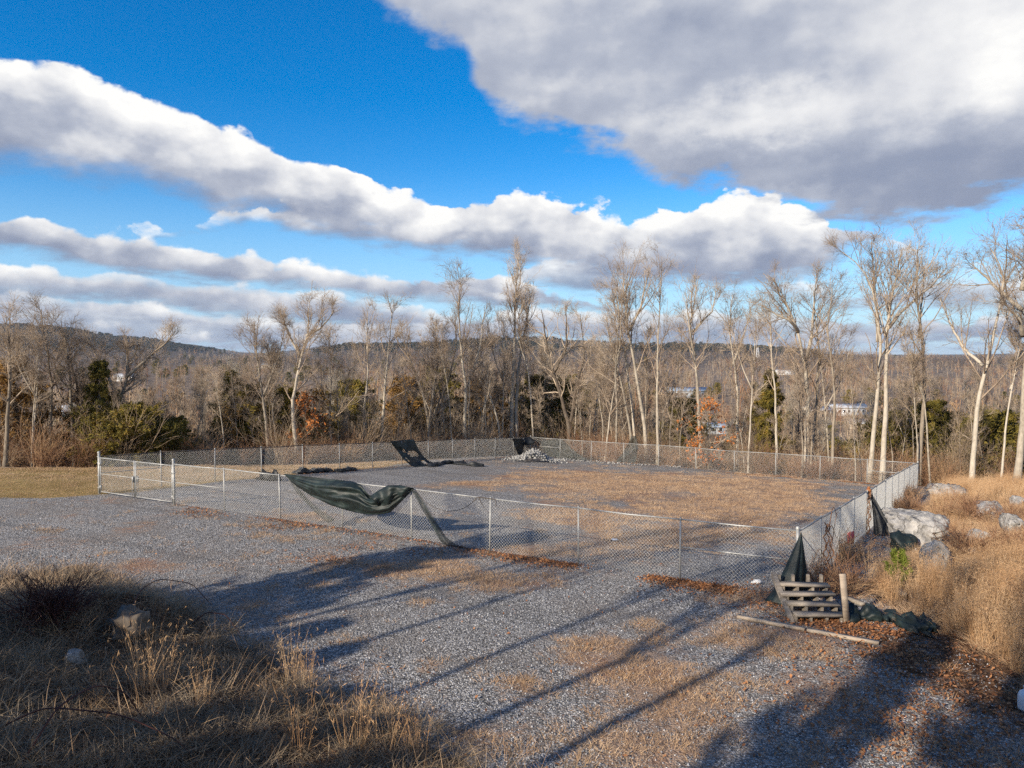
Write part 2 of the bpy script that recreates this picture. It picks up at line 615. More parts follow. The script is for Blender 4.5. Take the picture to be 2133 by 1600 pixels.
def simple_mat(name, stops, scale=6.0, rough=0.8, detail=5, bump_s=0.0, metal=0.0, spec=0.25, stretch=(1, 1, 1), per_object=0.0, coords='Object', bump_d=0.01):
    g = new_mat(name)
    co = g.node('ShaderNodeTexCoord').outputs[coords] if coords != 'World' else g.node('ShaderNodeNewGeometry').outputs['Position']
    v = g.vm('MULTIPLY', co, stretch)
    n = g.noise(v, scale, detail, 0.6)
    f = g.lerp(n, 0.28, 0.72, 0.0, 1.0)
    if per_object:
        rnd = g.node('ShaderNodeObjectInfo').outputs['Random']
        f = g.m('ADD', f, g.m('MULTIPLY', g.m('SUBTRACT', rnd, 0.5), per_object), clamp=True)
    c = g.ramp(f, stops)
    g.put(g.bsdf.inputs['Base Color'], c)
    g.bsdf.inputs['Roughness'].default_value = rough
    g.bsdf.inputs['Metallic'].default_value = metal
    g.bsdf.inputs['Specular IOR Level'].default_value = spec
    if bump_s:
        bump(g, n, bump_s, bump_d)
    return g.mat


def bark_mat(name, dark, mid, pale):
    g = new_mat(name)
    co = g.node('ShaderNodeTexCoord').outputs['Object']
    n = g.noise(g.vm('MULTIPLY', co, (1, 1, 0.25)), 22.0, 5, 0.65)
    p = g.noise(co, 2.6, 4, 0.6)
    f = g.m('ADD', g.m('MULTIPLY', n, 0.6), g.m('MULTIPLY', p, 0.5))
    rnd = g.node('ShaderNodeObjectInfo').outputs['Random']
    f = g.m('ADD', f, g.m('MULTIPLY', g.m('SUBTRACT', rnd, 0.5), 0.25))
    g.put(g.bsdf.inputs['Base Color'], g.ramp(f, [(0.32, dark), (0.52, mid), (0.74, pale)]))
    g.bsdf.inputs['Roughness'].default_value = 0.9
    bump(g, n, 0.6, 0.01)
    return g.mat


M = {}
M['bark_pale'] = bark_mat('bark_pale', (0.17, 0.145, 0.115), (0.36, 0.315, 0.25), (0.52, 0.47, 0.39))
M['bark_grey'] = bark_mat('bark_grey', (0.10, 0.085, 0.068), (0.215, 0.18, 0.14), (0.33, 0.285, 0.225))
M['bark_dark'] = bark_mat('bark_dark', (0.05, 0.04, 0.03), (0.11, 0.088, 0.068), (0.19, 0.16, 0.13))
M['twig'] = simple_mat('twig', [(0, (0.19, 0.145, 0.108)), (0.5, (0.34, 0.265, 0.195)), (1, (0.53, 0.435, 0.33))], 1.3, 0.9, per_object=0.5)
M['twig_red'] = simple_mat('twig_red', [(0, (0.19, 0.09, 0.05)), (0.5, (0.33, 0.19, 0.11)), (1, (0.48, 0.33, 0.19))], 1.1, 0.9, per_object=0.7)
M['cedar'] = simple_mat('cedar', [(0, (0.06, 0.055, 0.014)), (0.45, (0.125, 0.105, 0.02)), (0.8, (0.20, 0.15, 0.028)), (1, (0.27, 0.17, 0.038))], 2.2, 0.85, per_object=0.5)
M['cedar_brown'] = simple_mat('cedar_brown', [(0, (0.10, 0.06, 0.018)), (0.5, (0.20, 0.115, 0.032)), (1, (0.31, 0.17, 0.05))], 2.0, 0.85, per_object=0.4)
M['leaf_orange'] = simple_mat('leaf_orange', [(0, (0.22, 0.07, 0.018)), (0.5, (0.40, 0.14, 0.035)), (1, (0.52, 0.22, 0.06))], 3.0, 0.8)
M['leaf_litter'] = simple_mat('leaf_litter', [(0, (0.09, 0.04, 0.02)), (0.4, (0.24, 0.10, 0.042)), (0.75, (0.40, 0.185, 0.075)), (1, (0.50, 0.31, 0.17))], 14.0, 0.8, detail=3)
M['galv'] = simple_mat('galvanized_steel', [(0, (0.25, 0.26, 0.255)), (0.5, (0.36, 0.365, 0.355)), (1, (0.48, 0.48, 0.465))], 14.0, 0.5, metal=0.3, spec=0.4)
M['wire'] = simple_mat('wire_steel', [(0, (0.46, 0.47, 0.46)), (1, (0.68, 0.68, 0.66))], 9.0, 0.6, metal=0.1, spec=0.4)
M['rust'] = simple_mat('weathered_dark_steel', [(0, (0.04, 0.032, 0.028)), (0.6, (0.10, 0.08, 0.065)), (1, (0.2, 0.17, 0.14))], 8.0, 0.7)
M['wood'] = simple_mat('weathered_lumber', [(0, (0.13, 0.11, 0.09)), (0.5, (0.26, 0.225, 0.185)), (1, (0.38, 0.33, 0.27))], 9.0, 0.85, stretch=(0.25, 1.5, 1.5), bump_s=0.4, bump_d=0.004)
M['wood_pale'] = simple_mat('pale_lumber', [(0, (0.24, 0.19, 0.145)), (0.5, (0.36, 0.295, 0.225)), (1, (0.46, 0.385, 0.3))], 9.0, 0.85, stretch=(0.3, 1.5, 1.5), bump_s=0.4, bump_d=0.004)
M['briar'] = simple_mat('briar_cane', [(0, (0.045, 0.018, 0.016)), (1, (0.12, 0.05, 0.04))], 5.0, 0.6)
M['pine_green'] = simple_mat('pine_green', [(0, (0.07, 0.095, 0.014)), (0.5, (0.14, 0.17, 0.025)), (1, (0.22, 0.24, 0.045))], 6.0, 0.8)
M['plastic_white'] = simple_mat('white_plastic', [(0, (0.62, 0.64, 0.66)), (1, (0.82, 0.83, 0.84))], 4.0, 0.45)
M['sign_red'] = simple_mat('faded_red', [(0, (0.66, 0.07, 0.10)), (1, (0.78, 0.15, 0.17))], 5.0, 0.6)
M['twine'] = simple_mat('rust_orange', [(0, (0.20, 0.07, 0.025)), (1, (0.42, 0.18, 0.07))], 9.0, 0.8)
M['stem_grey'] = simple_mat('dry_stem', [(0, (0.24, 0.175, 0.12)), (1, (0.49, 0.38, 0.265))], 2.0, 0.9, per_object=0.6)


def cloth_mat(name, sheer=0.0, stops=None):
    g = new_mat(name)
    co = g.node('ShaderNodeTexCoord').outputs['Object']
    n = g.noise(g.vm('MULTIPLY', co, (1, 1, 1.6)), 3.5, 5, 0.6)
    f = g.lerp(n, 0.3, 0.7, 0, 1)
    c = g.ramp(f, stops or [(0, (0.006, 0.010, 0.010)), (0.5, (0.012, 0.020, 0.020)), (0.85, (0.022, 0.036, 0.035)), (1, (0.055, 0.072, 0.068))])
    g.put(g.bsdf.inputs['Base Color'], c)
    g.bsdf.inputs['Roughness'].default_value = 0.5
    g.bsdf.inputs['Specular IOR Level'].default_value = 0.35
    fine = g.noise(co, 60.0, 2, 0.5)
    bump(g, g.m('ADD', g.m('MULTIPLY', n, 2.0), fine), 0.25, 0.02)
    if sheer:
        tr = g.node('ShaderNodeBsdfTransparent')
        mx = g.node('ShaderNodeMixShader')
        mx.inputs[0].default_value = sheer
        g.l.new(g.bsdf.outputs[0], mx.inputs[1])
        g.l.new(tr.outputs[0], mx.inputs[2])
        g.l.new(mx.outputs[0], g.out.inputs['Surface'])
    return g.mat


M['cloth'] = cloth_mat('shade_cloth', 0.03)
M['cloth_sheer'] = cloth_mat('shade_cloth_sheer', 0.5)
M['cloth_black'] = cloth_mat('black_cloth', 0.0, [(0, (0.008, 0.009, 0.010)), (0.6, (0.018, 0.020, 0.022)), (1, (0.045, 0.05, 0.055))])


def rock_mat():
    g = new_mat('limestone')
    co = g.node('ShaderNodeTexCoord').outputs['Object']
    n = g.noise(co, 4.5, 9, 0.72)
    cr = g.vor(g.vm('ADD', co, g.vm('SCALE', g.noise(co, 2.0, 4, 0.6, color=True), scale=0.9)), 1.7, 'DISTANCE_TO_EDGE', 'Distance')
    crack = g.sstep(g.m('ADD', cr, g.m('MULTIPLY', g.noise(co, 1.7, 3, 0.6), 0.10)), 0.04, 0.10)
    c = g.ramp(g.lerp(n, 0.3, 0.72, 0, 1), [(0, (0.13, 0.125, 0.115)), (0.35, (0.28, 0.27, 0.255)), (0.65, (0.43, 0.415, 0.39)), (1, (0.60, 0.575, 0.53))])
    rust = g.sstep(g.noise(co, 1.4, 4, 0.6), 0.6, 0.72)
    c = g.mix(g.m('MULTIPLY', rust, 0.5), c, (0.36, 0.24, 0.12))
    c = g.mix(g.m('MULTIPLY', g.m('SUBTRACT', 1.0, crack), 0.35), c, (0.13, 0.12, 0.10))
    g.put(g.bsdf.inputs['Base Color'], c)
    g.bsdf.inputs['Roughness'].default_value = 0.9
    bump(g, g.m('ADD', n, g.m('MULTIPLY', crack, 0.25)), 1.0, 0.09)
    return g.mat


M['rock'] = rock_mat()


def stone_mat():
    g = new_mat('gravel_stone')
    rnd = g.node('ShaderNodeObjectInfo').outputs['Random']
    c = g.ramp(rnd, [(0, (0.10, 0.105, 0.115)), (0.45, (0.22, 0.23, 0.245)), (0.8, (0.36, 0.37, 0.385)), (1, (0.60, 0.60, 0.60))])
    g.put(g.bsdf.inputs['Base Color'], c)
    g.bsdf.inputs['Roughness'].default_value = 0.9
    return g.mat


M['stone'] = stone_mat()
M['stone_pale'] = simple_mat('rubble_stone', [(0, (0.15, 0.15, 0.148)), (0.5, (0.28, 0.28, 0.27)), (1, (0.46, 0.45, 0.43))], 5.0, 0.9, coords='World')


def grass_mat(name, stops, wide=0.0):
    g = new_mat(name)
    rnd = g.node('ShaderNodeObjectInfo').outputs['Random']
    pos = g.node('ShaderNodeNewGeometry').outputs['Position']
    n = g.noise(pos, 0.7, 4, 0.6)
    n2 = g.noise(pos, 55.0, 2, 0.6)
    f = g.m('ADD', g.m('ADD', g.m('MULTIPLY', rnd, 0.3), g.m('MULTIPLY', n, 0.5)), g.m('MULTIPLY', n2, 0.5))
    g.put(g.bsdf.inputs['Base Color'], g.ramp(f, stops))
    g.bsdf.inputs['Roughness'].default_value = 0.75
    return g.mat


M['straw'] = grass_mat('straw_grass', [(0.3, (0.17, 0.10, 0.058)), (0.55, (0.37, 0.235, 0.135)), (0.8, (0.52, 0.375, 0.24)), (1.0, (0.64, 0.51, 0.36))])
M['broomsedge'] = grass_mat('broomsedge', [(0.3, (0.22, 0.115, 0.055)), (0.55, (0.42, 0.25, 0.125)), (0.8, (0.56, 0.39, 0.23)), (1.0, (0.66, 0.52, 0.36))])
M['bank_grass'] = grass_mat('bank_grass', [(0.3, (0.055, 0.04, 0.028)), (0.52, (0.15, 0.112, 0.075)), (0.75, (0.31, 0.24, 0.16)), (0.98, (0.50, 0.42, 0.30))])


def ground_mat():
    g = new_mat('ground_cover')
    P = g.node('ShaderNodeNewGeometry').outputs['Position']
    at = g.node('ShaderNodeVertexColor')
    at.layer_name = 'cover'
    sp = g.node('ShaderNodeSeparateColor')
    g.l.new(at.outputs['Color'], sp.inputs[0])
    dry, lawn, soil = sp.outputs[0], sp.outputs[1], sp.outputs[2]
    far = at.outputs['Alpha']
    # crushed stone
    vc = g.vor(P, 38.0)
    vcs = g.node('ShaderNodeSeparateColor'); g.l.new(vc, vcs.inputs[0])
    vd = g.vor(P, 38.0, out='Distance')
    vc2 = g.vor(P, 61.0)
    vc2s = g.node('ShaderNodeSeparateColor'); g.l.new(vc2, vc2s.inputs[0])
    val = g.m('ADD', g.m('MULTIPLY', vcs.outputs[0], 0.78), g.m('MULTIPLY', vc2s.outputs[0], 0.22))
    stone = g.ramp(val, [(0.12, (0.10, 0.096, 0.092)), (0.42, (0.30, 0.292, 0.282)), (0.68, (0.47, 0.46, 0.445)), (0.90, (0.78, 0.765, 0.74))])
    gap = g.sstep(vd, 0.35, 0.72)
    stone = g.mix(g.m('MULTIPLY', gap, 0.65), stone, (0.04, 0.037, 0.036))
    big = g.noise(P, 0.45, 5, 0.6)
    stone = g.mix(g.m('MULTIPLY', g.sstep(big, 0.45, 0.68), 0.55), stone, (0.21, 0.18, 0.155))
    # ruts where vehicles turn in at the gate, pressed finer and dustier
    rx, ry, rz_ = g.xyz(P)
    track = g.noise(g.vec(g.m('ADD', g.m('MULTIPLY', rx, 0.5), g.m('MULTIPLY', ry, 0.86)), g.m('MULTIPLY', g.m('ADD', g.m('MULTIPLY', rx, 0.86), g.m('MULTIPLY', ry, -0.5)), 0.06), 0.0), 1.1, 4, 0.6)
    stone = g.mix(g.m('MULTIPLY', g.sstep(track, 0.52, 0.66), 0.35), stone, (0.30, 0.285, 0.265))
    stone = g.mix(g.m('MULTIPLY', g.sstep(track, 0.47, 0.36), 0.4), stone, (0.13, 0.125, 0.12))
    # dead grass
    n1 = g.noise(P, 0.55, 6, 0.62)
    n2 = g.noise(P, 5.0, 5, 0.65)
    n3 = g.noise(P, 45.0, 3, 0.6)
    n4 = g.noise(g.vm('MULTIPLY', P, (1.0, 2.6, 1.0)), 19.0, 4, 0.7)
    sf = g.m('ADD', g.m('MULTIPLY', n4, 0.55), g.m('MULTIPLY', n2, 0.45))
    straw = g.ramp(g.lerp(sf, 0.32, 0.7, 0, 1), [(0, (0.085, 0.05, 0.034)), (0.35, (0.28, 0.18, 0.12)), (0.7, (0.50, 0.355, 0.25)), (1, (0.76, 0.61, 0.47))])
    straw = g.mix(g.sstep(n1, 0.52, 0.68), straw, g.mix(0.55, straw, (0.30, 0.14, 0.078)))
    dm = g.m('ADD', dry, g.m('ADD', g.m('MULTIPLY', g.m('SUBTRACT', n1, 0.5), 1.5), g.m('ADD', g.m('MULTIPLY', g.m('SUBTRACT', n2, 0.5), 1.15), g.m('MULTIPLY', g.m('SUBTRACT', n3, 0.5), 0.7))))
    dm = g.sstep(dm, 0.36, 0.78)
    col = g.mix(g.m('MULTIPLY', dm, 0.84), stone, straw)
    # turf of the lawn
    lf = g.lerp(g.m('ADD', g.m('MULTIPLY', n4, 0.5), g.m('MULTIPLY', n1, 0.5)), 0.34, 0.66, 0, 1)
    turf = g.ramp(lf, [(0, (0.15, 0.10, 0.035)), (0.4, (0.29, 0.20, 0.075)), (0.75, (0.40, 0.29, 0.12)), (1, (0.50, 0.40, 0.22))])
    lm = g.sstep(g.m('ADD', lawn, g.m('ADD', g.m('MULTIPLY', g.m('SUBTRACT', n2, 0.5), 0.7), g.m('MULTIPLY', g.m('SUBTRACT', n1, 0.5), 0.5))), 0.38, 0.6)
    col = g.mix(lm, col, turf)
    # brown soil with leaf litter
    lc = g.vor(P, 21.0)
    lcs = g.node('ShaderNodeSeparateColor'); g.l.new(lc, lcs.inputs[0])
    lit = g.ramp(lcs.outputs[0], [(0.0, (0.035, 0.02, 0.012)), (0.4, (0.09, 0.045, 0.025)), (0.75, (0.16, 0.085, 0.045)), (1, (0.27, 0.16, 0.09))])
    sm = g.sstep(g.m('ADD', soil, g.m('ADD', g.m('MULTIPLY', g.m('SUBTRACT', n2, 0.5), 0.9), g.m('MULTIPLY', g.m('SUBTRACT', n3, 0.5), 0.5))), 0.38, 0.62)
    col = g.mix(sm, col, lit)
    # the country beyond
    f1 = g.noise(P, 0.012, 5, 0.6)
    f2 = g.noise(P, 0.09, 5, 0.7)
    wood = g.ramp(g.lerp(f2, 0.3, 0.7, 0, 1), [(0, (0.09, 0.068, 0.052)), (0.5, (0.17, 0.13, 0.10)), (1, (0.26, 0.20, 0.15))])
    field = g.ramp(g.noise(P, 0.03, 4, 0.6), [(0.3, (0.17, 0.14, 0.06)), (0.7, (0.30, 0.24, 0.12))])
    wood = g.mix(g.sstep(f1, 0.6, 0.66), wood, field)
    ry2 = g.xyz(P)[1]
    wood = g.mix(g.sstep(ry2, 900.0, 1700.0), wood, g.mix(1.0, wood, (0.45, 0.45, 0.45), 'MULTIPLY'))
    col = g.mix(far, col, wood)
    g.put(g.bsdf.inputs['Base Color'], col)
    g.bsdf.inputs['Roughness'].default_value = 0.95
    g.bsdf.inputs['Specular IOR Level'].default_value = 0.12
    hgt = g.m('ADD', g.m('MULTIPLY', g.m('SUBTRACT', 1.0, vd), 0.9), g.m('ADD', g.m('MULTIPLY', n3, 0.9), g.m('MULTIPLY', n4, 0.8)))
    nd = g.node('ShaderNodeBump')
    nd.inputs['Distance'].default_value = 0.03
    g.put(nd.inputs['Strength'], g.m('MULTIPLY', g.m('SUBTRACT', 1.0, far), 1.0))
    g.put(nd.inputs['Height'], hgt)
    g.l.new(nd.outputs[0], g.bsdf.inputs['Normal'])
    return g.mat


M['ground'] = ground_mat()


# ------------------------------------------------------------------ ground sheet, cut along the borders of its covers
def grow(start, step, end, f):
    v = [start]
    while abs(v[-1]) < abs(end):
        v.append(v[-1] + step)
        step *= f
    return v[1:]


def poly_in(x, y, poly):
    inside = np.zeros(np.shape(x), bool)
    n = len(poly)
    for i in range(n):
        x0, y0 = poly[i]; x1, y1 = poly[(i + 1) % n]
        c = ((y0 > y) != (y1 > y)) & (x < (x1 - x0) * (y - y0) / (y1 - y0 + 1e-12) + x0)
        inside ^= c
    return inside


# patches of dead grass on the stone, read off the photograph and laid on the ground : px, py, half width, half height, strength
DRY = [(1250, 1010, 260, 26, .5), (1500, 1010, 190, 22, .5), (1420, 1060, 260, 30, .5), (1150, 990, 160, 12, .35), (1600, 1040, 120, 30, .5),
       (1330, 1130, 130, 40, .5), (1560, 1110, 120, 30, .5), (1120, 1150, 120, 18, .45), (930, 1010, 120, 9, .35), (1180, 1075, 110, 24, .4),
       (1230, 1340, 110, 28, .45), (880, 1180, 190, 22, .45), (1000, 1215, 120, 22, .35), (1330, 1390, 130, 45, .45), (1500, 1330, 110, 30, .35),
       (1560, 1240, 150, 26, .5), (1100, 1440, 60, 26, .35), (1420, 1470, 130, 50, .5), (1340, 1560, 140, 50, .55), (1760, 1440, 130, 50, .3),
       (900, 1385, 30, 12, .5), (1080, 1415, 40, 18, .4), (560, 1260, 90, 14, .3), (620, 1075, 60, 10, .4), (300, 1180, 120, 8, .3), (700, 1140, 40, 6, .3),
       (1000, 1545, 60, 24, .35), (1650, 1330, 110, 40, .3)]
STONY = [(860, 985, 180, 16, .5), (960, 1035, 130, 18, .45), (700, 1010, 100, 15, .4), (1480, 975, 130, 7, .4), (1290, 1050, 30, 10, .4), (1420, 1035, 60, 12, .3),
         (1250, 1250, 220, 30, .3), (1020, 1310, 200, 40, .35), (1480, 1200, 90, 26, .3), (1550, 1190, 60, 30, .3)]


def cover_at(x, y):
    """dry grass, lawn, soil, far weights on the ground."""
    shp = np.shape(x)
    z = H(x, y)
    # where each ground point stands in the photograph's frame of the patches
    dz = z - CAM_Z
    c, s = math.cos(PITCH), math.sin(PITCH)
    f = np.maximum(y * c - dz * s, 0.5)
    px = 1066.5 + 1550 * x / f
    py = 800 - 1550 * (y * s + dz * c) / f
    inside = poly_in(x, y, COMPOUND)
    n = pad_n(x, y)
    dry = np.where(inside, 0.28, 0.33)
    for (a, b, hw, hh, k) in DRY:
        dry = dry + k * np.exp(-(((px - a) / hw) ** 2 + ((py - b) / hh) ** 2)) * (y > 3)
    for (a, b, hw, hh, k) in STONY:
        dry = dry - k * np.exp(-(((px - a) / hw) ** 2 + ((py - b) / hh) ** 2)) * (y > 3)
    # lawn on the left, beyond the gate
    t = y - np.interp(x, [-300, -60, -22, -14.5, -12.2, -11.2, -6.5, 0, 300], [26, 24, 22.2, 22.9, 24.2, 27.0, 35.3, 60, 60])
    lawn = sstep(t, -0.5, 0.5) * (x < 0)
    b = bank_b(x, y)
    r = right_r(x, y)
    soil = 0.85 * sstep(b, 0.0, 0.9)
    soil = np.maximum(soil, 0.8 * sstep(r, -0.1, 0.6) * sstep(y, 3, 7) * (y < 46))
    # leaf litter spreads in the lower right corner and along the foot of the right bank
    soil = np.maximum(soil, 0.62 * sstep(x - 4.4 + 0.25 * (y - 9.5), 0.0, 1.6) * (1 - sstep(y, 11.2, 12.6)) * (y > 3))
    w = wood_w(x, y)
    soil = np.maximum(soil, 0.9 * sstep(w, -0.3, 1.2))
    far = sstep(w, 14, 40)
    far = np.maximum(far, sstep(np.hypot(x, y), 60, 100))
    dry = np.clip(dry + 0.5 * sstep(r, 0.2, 1.5), 0, 1)
    lawn = lawn * (1 - sstep(w, -0.2, 0.8))
    return np.stack([dry, lawn, np.clip(soil, 0, 1), far], axis=-1)


FAR_CORNER = np.array([1.2, 47.97]); RIGHT_CORNER = np.array([19.5, 35.6]); GATE_A = np.array([-10.0, 21.9]); GATE_B = np.array([-13.25, 23.75])
COMPOUND = [tuple(FR0), tuple(RIGHT_CORNER), tuple(FAR_CORNER), tuple(GATE_B), tuple(GATE_A)]


def build_ground():
    xs = list(np.arange(-24, 30.01, 0.26))
    xs = [-v for v in grow(24, 0.3, 7000, 1.13)][::-1] + xs + grow(30, 0.3, 7000, 1.13)
    ys = list(np.arange(2, 52.01, 0.26))
    ys = [2 - v for v in grow(0, 0.3, 500, 1.3)][::-1] + ys + grow(52, 0.4, 2000, 1.05)
    ys = ys + grow(ys[-1], 110, 9000, 1.06)
    xs = np.array(xs); ys = np.array(ys)
    X, Y = np.meshgrid(xs, ys)
    Z = H(X, Y)
    nx, ny = len(xs), len(ys)
    V = np.column_stack([X.ravel(), Y.ravel(), Z.ravel()])
    C = cover_at(X, Y).reshape(-1, 4)
    i = np.arange(nx - 1)[None, :] + np.arange(ny - 1)[:, None] * nx
    Q = np.stack([i, i + 1, i + nx + 1, i + nx], axis=-1).reshape(-1, 4)
    cx = V[Q].mean(axis=1)
    cc = C[Q].mean(axis=1)
    w = wood_w(cx[:, 0], cx[:, 1])
    b = bank_b(cx[:, 0], cx[:, 1])
    r = right_r(cx[:, 0], cx[:, 1])
    d = np.hypot(cx[:, 0], cx[:, 1])
    zone = np.zeros(len(Q), int)
    zone[(cc[:, 1] > 0.5)] = 1
    zone[(r > 0.1) & (cx[:, 1] > 6)] = 3
    zone[(b > 0.25)] = 2
    zone[w > 0.3] = 4
    zone[(d > 90)] = 4
    zone[(d > 1300) & (cx[:, 1] > 0)] = 5
    names = ['gravel_lot', 'lawn', 'grass_bank', 'rocky_slope', 'wooded_valley_floor', 'hills']
    labels = ['grey crushed stone lot with patches of dead grass', 'tan dormant lawn beyond the gate', 'weedy bank in the near left corner',
              'rough slope of dry grass and limestone right of the fence', 'brown ground of the woods and the valley', 'wooded hills along the horizon']
    for k, nm in enumerate(names):
        q = Q[zone == k]
        if not len(q):
            continue
        used = np.unique(q)
        mp = np.zeros(len(V), int); mp[used] = np.arange(len(used))
        me = make_mesh(nm, V[used], [mp[q]], smooth=True)
        ca = me.color_attributes.new('cover', 'FLOAT_COLOR', 'POINT')
        ca.data.foreach_set('color', C[used].astype(np.float32).ravel())
        o = link(nm, me, M['ground'])
        o['kind'] = 'structure'
        o['label'] = labels[k]


build_ground()

# ------------------------------------------------------------------ chain link fences
POST_H = 1.22
SPAN = 2.15


def post_mesh(name, h, r, cap=True, sides=10):
    m = MB()
    m.tube([(0, 0, -0.12), (0, 0, h)], r, sides)
    if cap:
        V, F = tubes(np.array([[(0, 0, h - .015), (0, 0, h + .012), (0, 0, h + .03), (0, 0, h + .04)]]), np.array([[r * 1.25, r * 1.25, r * .9, r * .2]]), sides)
        m.add(V, F)
    return m.mesh(name, True)


def wire_panel_mesh(name, L, h, z0=0.03, pitch=0.0362, r=0.0028):
    n = int(round(L / pitch))
    hz = pitch
    k = int(round((h - z0) / hz))
    j = np.arange(n)[:, None]
    q = np.arange(k + 1)[None, :]
    side = (q + j) % 2
    X = (j + side) * (L / n)
    Y = np.where(side == 1, 0.0016, -0.0016) + 0 * X
    Z = z0 + q * (h - z0) / k + 0 * X
    P = np.stack([X, Y, Z], axis=-1).astype(float)
    V, F = tubes(P, np.full(P.shape[:2], r), 3)
    return make_mesh(name, V, [F])


line_post = post_mesh('post', POST_H, 0.0185)
end_post = post_mesh('terminal_post', POST_H + .05, 0.030)
gate_post = post_mesh('gate_post', 1.34, 0.036, sides=12)
panel = wire_panel_mesh('wire_mesh', SPAN, POST_H - 0.01)
for me in (line_post, end_post, gate_post): me.materials.append(M['galv'])
panel.materials.append(M['wire'])


def gz(p):
    return float(H(p[0], p[1]))


def fence(label, A, B, n, rail_mat, first=None, last=None, braces=()):
    A = np.array(A, float); B = np.array(B, float)
    root = empty('chain_link_fence', (A[0], A[1], gz(A)))
    tag(root, label, 'fence', 'chain link fence runs round the gravel compound')
    o0 = np.array([A[0], A[1], gz(A)])
    pts = []
    for i in range(n + 1):
        p = A + (B - A) * i / n
        pts.append(np.array([p[0], p[1], gz(p)]))
    r2 = random.Random(int(A[0] * 100))
    for i, p in enumerate(pts):
        me = line_post
        if i == 0: me = first
        if i == n: me = last
        if me is None:
            continue
        o = link('terminal_post' if me in (end_post, gate_post) else 'post', me, None, root, p - o0)
        o.rotation_euler = (r2.uniform(-.02, .02), r2.uniform(-.02, .02), 0)
    for i in range(n):
        p, q = pts[i], pts[i + 1]
        d = q - p
        L = math.hypot(d[0], d[1])
        m = MB()
        up = np.array([0, 0, POST_H - 0.005])
        sag = np.array([0, 0, -r2.uniform(0, .02)])
        m.tube([p + up - o0, (p + q) / 2 + up + sag - o0, q + up - o0], 0.0155, 8)
        m.build('top_rail', rail_mat, root, True)
        o = link('wire_mesh', panel, None, root, p - o0 + np.array([0, 0, .01]))
        o.rotation_euler = (0, -math.atan2(d[2], L), math.atan2(d[1], d[0]))
        o.scale = (np.linalg.norm(d) / SPAN, 1, 1)
        if i in braces:
            m = MB()
            m.tube([p + up * .55 - o0, q + up * .55 - o0], 0.0135, 8)
            m.build('brace_rail', M['galv'], root, True)
    return root, pts


NEAR_END = GATE_A
front_root, front_pts = fence('chain link fence run nearest the camera, with the big dark cloth slung over its rail', FR0, NEAR_END, 8, M['galv'], end_post, gate_post, braces=(0, 7))
right_root, right_pts = fence('chain link fence run receding on the right beside the rocks and tall grass', FR0, RIGHT_CORNER, 12, M['galv'], None, None)
farr_root, farr_pts = fence('chain link fence run at the back with bright rail and bare trunks behind it', RIGHT_CORNER, FAR_CORNER, 10, M['galv'], end_post, None, braces=(0, 9))
farl_root, farl_pts = fence('chain link fence run going back from the gate, with a dark top rail', GATE_B, FAR_CORNER, 13, M['rust'], gate_post, end_post, braces=(0, 12))


def band_ring(root, base, o0, zs, r):
    for z in zs:
        m = MB()
        c = base - o0
        m.tube([c + np.array([0, 0, z - .012]), c + np.array([0, 0, z + .012])], r, 10)
        m.build('tension_band', M['galv'], root, True)


fo = np.array([FR0[0], FR0[1], gz(FR0)])
band_ring(front_root, front_pts[0], fo, (.2, .5, .8, 1.1), .040)
band_ring(front_root, front_pts[-1], fo, (.2, .45, .7, .95, 1.18), .050)
lo = np.array([GATE_B[0], GATE_B[1], gz(GATE_B)])
band_ring(farl_root, farl_pts[0], lo, (.2, .6, 1.0, 1.2), .050)


def gate_leaf(label, A, B):
    A = np.array(A, float); B = np.array(B, float)
    d = B - A
    L = float(np.hypot(*d))
    z = gz(A) + .05
    root = empty('gate_leaf', (A[0], A[1], z), math.atan2(d[1], d[0]))
    tag(root, label, 'gate', 'pair of swing gate leaves')
    h = 1.14
    sl = (gz(B) - gz(A))
    for nm, p, q, r in (('frame_stile', (0, 0, 0), (0, 0, h), .019), ('frame_stile', (L, 0, sl), (L, 0, h + sl), .019),
                        ('frame_rail', (0.024, 0, h - .024), (L - .024, 0, h - .024 + sl), .0145), ('frame_rail', (0.024, 0, .03), (L - .024, 0, .03 + sl), .0145),
                        ('frame_rail', (0.024, 0, h * .53), (L - .024, 0, h * .53 + sl), .011)):
        m = MB(); m.tube([p, q], r, 8); m.build(nm, M['galv'], root, True)
    pm = wire_panel_mesh('wire_mesh', L, h)
    o = link('wire_mesh', pm, M['wire'], root, (0, 0, 0))
    o.rotation_euler = (0, -math.atan2(sl, L), 0)
    for hz in (.18, .92):
        m = MB()
        m.tube([(-.055, 0, hz), (0.0, 0, hz)], .02, 8)
        m.tube([(-.01, 0, hz - .05), (-.01, 0, hz + .05)], .034, 10)
        m.build('hinge', M['galv'], root, True)
    m = MB()
    m.box((L - .02, -.04, h * .5 + sl), (.05, .05, .18))
    m.tube([(L - .02, -.06, -.02 + sl), (L - .02, -.06, h * .45 + sl)], .010, 6)
    m.build('latch', M['galv'], root, False)
    return root


gd = (GATE_B - GATE_A); gl = float(np.hypot(*gd)); gu = gd / gl
gate_leaf('gate leaf hung on the post next to the front fence, right half of the gate', GATE_A + gu * .085, GATE_A + gu * (gl / 2 - .03))
gate_leaf('gate leaf hung on the outermost thick post beside the lawn, left half of the gate', GATE_B - gu * .085, GATE_B - gu * (gl / 2 - .03))


